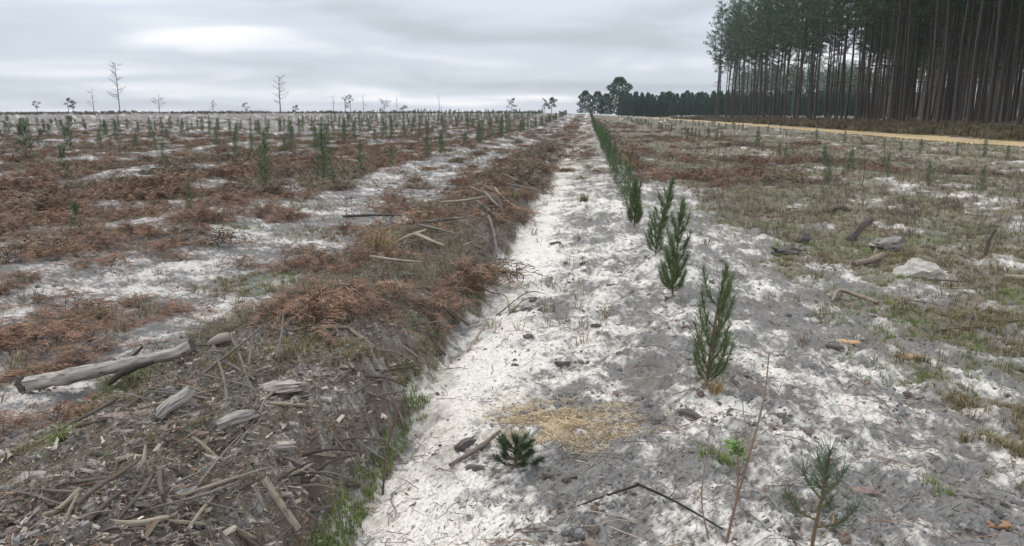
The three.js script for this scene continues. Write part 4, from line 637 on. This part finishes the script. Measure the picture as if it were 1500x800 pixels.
// rank grass and brush at the foot of the stand
{
  const r = mulberry(73), l = [], b = []; for (let i = 0; i < 9000; i++) { const z = -26 - 190 * Math.pow(r(), 1.3), x = roadX(z) + 2.9 + 5.2 * r() + (r() < 0.3 ? 8 * r() : 0), k = 0.75 + 0.5 * r(); (r() < 0.75 ? l : b).push([x, ground(x, z), z, r() * 6.28, 0.2 * (r() - 0.5), 0.6 + 1.0 * r(), k, k, k, 0.9]); }
  stuff('verge_grass', tuft(5, 26, 0.55, 0.9, 0.012, [...OLIVE, [0.24, 0.165, 0.10]]), M.leaf, l, 'rank brown and olive grass on the verge between track and pines', 'grass');
  stuff('verge_brush', tuft(6, 34, 0.75, 1.0, 0.02, [[0.075, 0.095, 0.045], [0.13, 0.085, 0.055], [0.09, 0.075, 0.05]]), M.leaf, b, 'low dark brush at the foot of the pine stand', 'brush');
}
// ------------------------------------------------------------------ the young pine belt closing the view
function youngPine(seed, H, W, bushy) {
  const r = mulberry(seed), root = new THREE.Group();
  part('trunk', limb([V(0, -0.2, 0), V(0.05, H * 0.5, 0.04), V(0, H * 0.97, 0)], [0.16, 0.09, 0.02], 7, { segs: 6, col: [0.16, 0.125, 0.10] }), M.bark, root);
  const mb = new MB(), n = bushy ? 1500 : 420;
  for (let i = 0; i < n; i++) { const t = Math.pow(r(), bushy ? 0.9 : 1.15), y = H * (0.05 + 0.93 * t), R = W * (bushy ? Math.sqrt(Math.max(0, 1 - ((t - 0.3) / 0.72) ** 2)) * (1 + 0.25 * Math.sin(t * 19)) : Math.pow(1 - t, 0.65) * (0.85 + 0.3 * r()) + 0.06), az = r() * 6.28, rr = R * Math.pow(r(), 0.35), q = V(Math.cos(az) * rr, y, Math.sin(az) * rr), tone = jit([0.062, 0.128, 0.08], r, 0.35);
    for (let b = 0; b < 8; b++) { const d = V(Math.cos(az) * 0.5 + r() - 0.5, r() - 0.25, Math.sin(az) * 0.5 + r() - 0.5).normalize(), e = q.clone().addScaledVector(d, (bushy ? 0.62 : 0.46) * (0.7 + 0.6 * r())), sd = V(r() - 0.5, r() - 0.5, r() - 0.5).cross(d).normalize(); mb.blade([q, q.clone().lerp(e, 0.5), e], bushy ? 0.11 : 0.07, sd, jit(tone, r, 0.2)); } }
  part('crown', mb.build(), M.needle, root); return root;
}
{
  const r = mulberry(81), yp = [1, 2, 3, 4].map(s => youngPine(900 + s, 8, 1.9, false)), rest = [];
  for (let x = 13; x < 128; x += 2.1) {
    const z = -282 + 3 * (r() - 0.5) + 0.12 * x, s = 0.85 + 0.32 * r(), w = s * (0.9 + 0.3 * r());
    const g = yp[Math.floor(r() * 4)].clone(); g.name = numbered('young_pine'); g.position.copy(at(x, z)); g.rotation.y = r() * 6.28; g.scale.set(w, s, w); tag(g, 'young conical pine in the dense green belt beyond the field', 'pine tree', 'front trees of the young pine belt'); lit(g); scene.add(g);
    for (let k = 1; k < 4; k++) rest.push([x + (r() - 0.5) * 2, ground(x, z - 2.4 * k), z - 2.4 * k, r() * 6.28, 0, 0.85 + 0.3 * r(), 1, 1, 1]);
  }
  stuff('young_pine_mass', flat(yp[0]), M.plain, rest, 'crowded young pines behind the front trees of the belt', 'pine trees');
  const big = youngPine(920, 13.5, 4.6, true); big.name = numbered('tall_conifer'); big.position.copy(at(10.8, -272)); tag(big, 'tall broad dark conifer rising above the young pine belt', 'conifer'); lit(big); scene.add(big);
  for (const [x, z, s, lab] of [[-1.2, -276, 0.62, 'dark rounded conifer at the open end of the pine belt'], [3.2, -280, 0.63, 'dark rounded conifer second from the open end of the belt'], [6.4, -278, 0.58, 'dark rounded conifer tucked beside the tall conifer'], [14.5, -277, 0.56, 'dark rounded conifer where the belt of young pines begins']]) { const g = youngPine(Math.round(930 + x), 13.5, 4.2, true); g.name = numbered('round_conifer'); g.position.copy(at(x, z)); g.scale.setScalar(s); tag(g, lab, 'conifer'); lit(g); scene.add(g); }
}
{
  const r = mulberry(83), l = []; for (let i = 0; i < 2600; i++) { const d = 225 + 60 * r(), a = lerp(-52, -3.5, r()) * Math.PI / 180 - YAW * Math.PI / 180 * 0, x = Math.sin(a) * d, z = -Math.cos(a) * d, k = 0.7 + 0.6 * r(); l.push([x, ground(x, z), z, r() * 6.28, 0, (0.5 + 0.8 * r() * r()) * (nz(x * 0.03, z * 0.03) > 0.2 ? 1.3 : 0.8), k, k, k]); }
  stuff('skyline_brush', tuft(9, 40, 0.8, 1.4, 0.035, [[0.13, 0.10, 0.085], [0.10, 0.10, 0.07], [0.16, 0.12, 0.10]]), M.leaf, l, 'low brown brush along the far skyline', 'brush');
}
// ------------------------------------------------------------------ lone trees and dead snags on the skyline
function snag(seed, H, spread, nb, name, label, pos, thick = 0.13, leafy = 0) {
  const r = mulberry(seed), root = thing(name, label, 'tree', pos), lean = (r() - 0.5) * 0.06 * H, tp = [V(0, -0.3, 0), V(lean * 0.3, H * 0.4, 0), V(lean * 0.7, H * 0.75, 0.1), V(lean, H, 0)], cv = new THREE.CatmullRomCurve3(tp);
  part('trunk', limb(tp, [thick, thick * 0.75, thick * 0.25], 7, { segs: 8, col: [0.42, 0.41, 0.41], bump: 0.1, seed }), M.bark, root);
  const leaf = new MB();
  for (let i = 0; i < nb; i++) {
    const t = lerp(0.22, 0.97, (i + r() * 0.8) / nb), s = cv.getPoint(t), az = r() * 6.28, L = spread * (1.1 - 0.7 * t) * (0.5 + 0.8 * r()), up = 0.1 + 0.5 * r();
    const e = s.clone().add(V(Math.cos(az) * L, L * up, Math.sin(az) * L)), m = s.clone().lerp(e, 0.5).add(V(0, -0.08 * L, 0)), b = part('branch', limb([s, m, e], [thick * 0.45 * (1.1 - 0.6 * t), 0.03], 4, { segs: 4, col: [0.42, 0.41, 0.41] }), M.bark, root);
    for (let k = 0; k < 2; k++) { const q = s.clone().lerp(e, 0.5 + 0.3 * k), a2 = az + (k ? 0.9 : -0.9); part('twig', limb([q, q.clone().add(V(Math.cos(a2) * L * 0.35, L * 0.22, Math.sin(a2) * L * 0.35))], [0.05, 0.025], 3, { segs: 2, col: [0.42, 0.41, 0.41] }), M.bark, b); }
    if (leafy) for (let k = 0; k < 24 * leafy; k++) { const q = e.clone().add(V((r() - 0.5) * L * 0.9, (r() - 0.4) * L * 0.6, (r() - 0.5) * L * 0.9)), d = V(r() - 0.5, r() - 0.3, r() - 0.5).normalize(), sd = V(r() - 0.5, r() - 0.5, r() - 0.5).cross(d).normalize(); leaf.blade([q, q.clone().addScaledVector(d, 0.2), q.clone().addScaledVector(d, 0.45)], 0.08, sd, jit([0.07, 0.085, 0.055], r, 0.3)); }
  }
  if (leafy) part('crown', leaf.build(), M.leaf, root);
  return root;
}
const sky = (px, d) => { const u = (px - 750) / 1083, a = Math.atan(u / 1.0227) - YAW * Math.PI / 180; return at(Math.sin(a) * d, -Math.cos(a) * d); };
snag(1, 14.5, 2.9, 36, 'dead_tree', 'tallest bare dead tree with many short limbs on the skyline', sky(176, 250), 0.15);
snag(2, 6.8, 2.4, 9, 'dead_tree', 'short dead tree with few limbs next to the tallest dead tree', sky(138, 255), 0.11);
snag(3, 11.2, 3.2, 24, 'dead_tree', 'thick bare dead tree with low sideways limbs on the skyline', sky(411, 248), 0.2);
snag(4, 4.6, 3.0, 11, 'dead_tree', 'low spreading dead tree on the sandy skyline', sky(234, 255), 0.12);
snag(5, 5.8, 0.8, 8, 'dead_tree', 'slim bare pole tree standing next to the twin crowned tree', sky(489, 250), 0.09);
snag(6, 5.8, 0.7, 8, 'dead_tree', 'slim bare pole tree on the other side of the twin crowned tree', sky(533, 250), 0.08);
snag(7, 6.2, 0.8, 8, 'dead_tree', 'lone slim dead pole leaning slightly on the planted skyline', sky(644, 250), 0.08);
snag(8, 5.2, 1.0, 6, 'dead_tree', 'faint thin dead tree near the leafless bush', sky(582, 255), 0.07);
snag(9, 3.4, 1.0, 6, 'small_tree', 'little tree with a tuft crown at the end of the skyline', sky(55, 258), 0.09, 0.9);
snag(10, 4.2, 1.0, 7, 'small_tree', 'dark tufted small tree, taller of a close pair', sky(101, 256), 0.1, 1.3);
snag(11, 3.5, 1.1, 7, 'small_tree', 'dark tufted small tree, shorter of a close pair', sky(108, 257), 0.1, 1.2);
snag(12, 3.6, 1.0, 7, 'small_tree', 'pale thin small tree on the sandy skyline', sky(313, 255), 0.08, 0.25);
snag(13, 3.0, 1.1, 7, 'small_tree', 'small tree with a flat tuft crown by the thick dead tree', sky(360, 252), 0.09, 0.6);
snag(14, 2.2, 0.8, 6, 'small_tree', 'tiny dark round tree just past the thick dead tree', sky(433, 250), 0.09, 1.2);
snag(15, 5.8, 1.3, 10, 'small_tree', 'twin crowned tree on the skyline, its taller half', sky(514, 250), 0.11, 0.6);
snag(16, 5.2, 1.2, 9, 'small_tree', 'twin crowned tree on the skyline, its shorter half', sky(506, 250), 0.11, 0.55);
snag(17, 4.0, 2.6, 15, 'small_tree', 'leafless wide bush with a domed outline on the skyline', sky(563, 250), 0.1, 0.2);
snag(18, 2.0, 1.4, 9, 'small_tree', 'low shrub beside the domed leafless bush', sky(591, 250), 0.08, 0.5);
snag(19, 4.3, 1.2, 11, 'small_tree', 'slender green tree standing alone on the planted skyline', sky(750, 240), 0.1, 0.9);
snag(20, 4.6, 1.5, 13, 'small_tree', 'dense dark tree with a leaning companion at the row end', sky(808, 235), 0.13, 2.2);
snag(21, 4.2, 1.2, 8, 'small_tree', 'thin leaning tree attached in line with the dense dark tree', sky(798, 237), 0.09, 0.7);
console.log('done');

renderer.render(scene, camera);
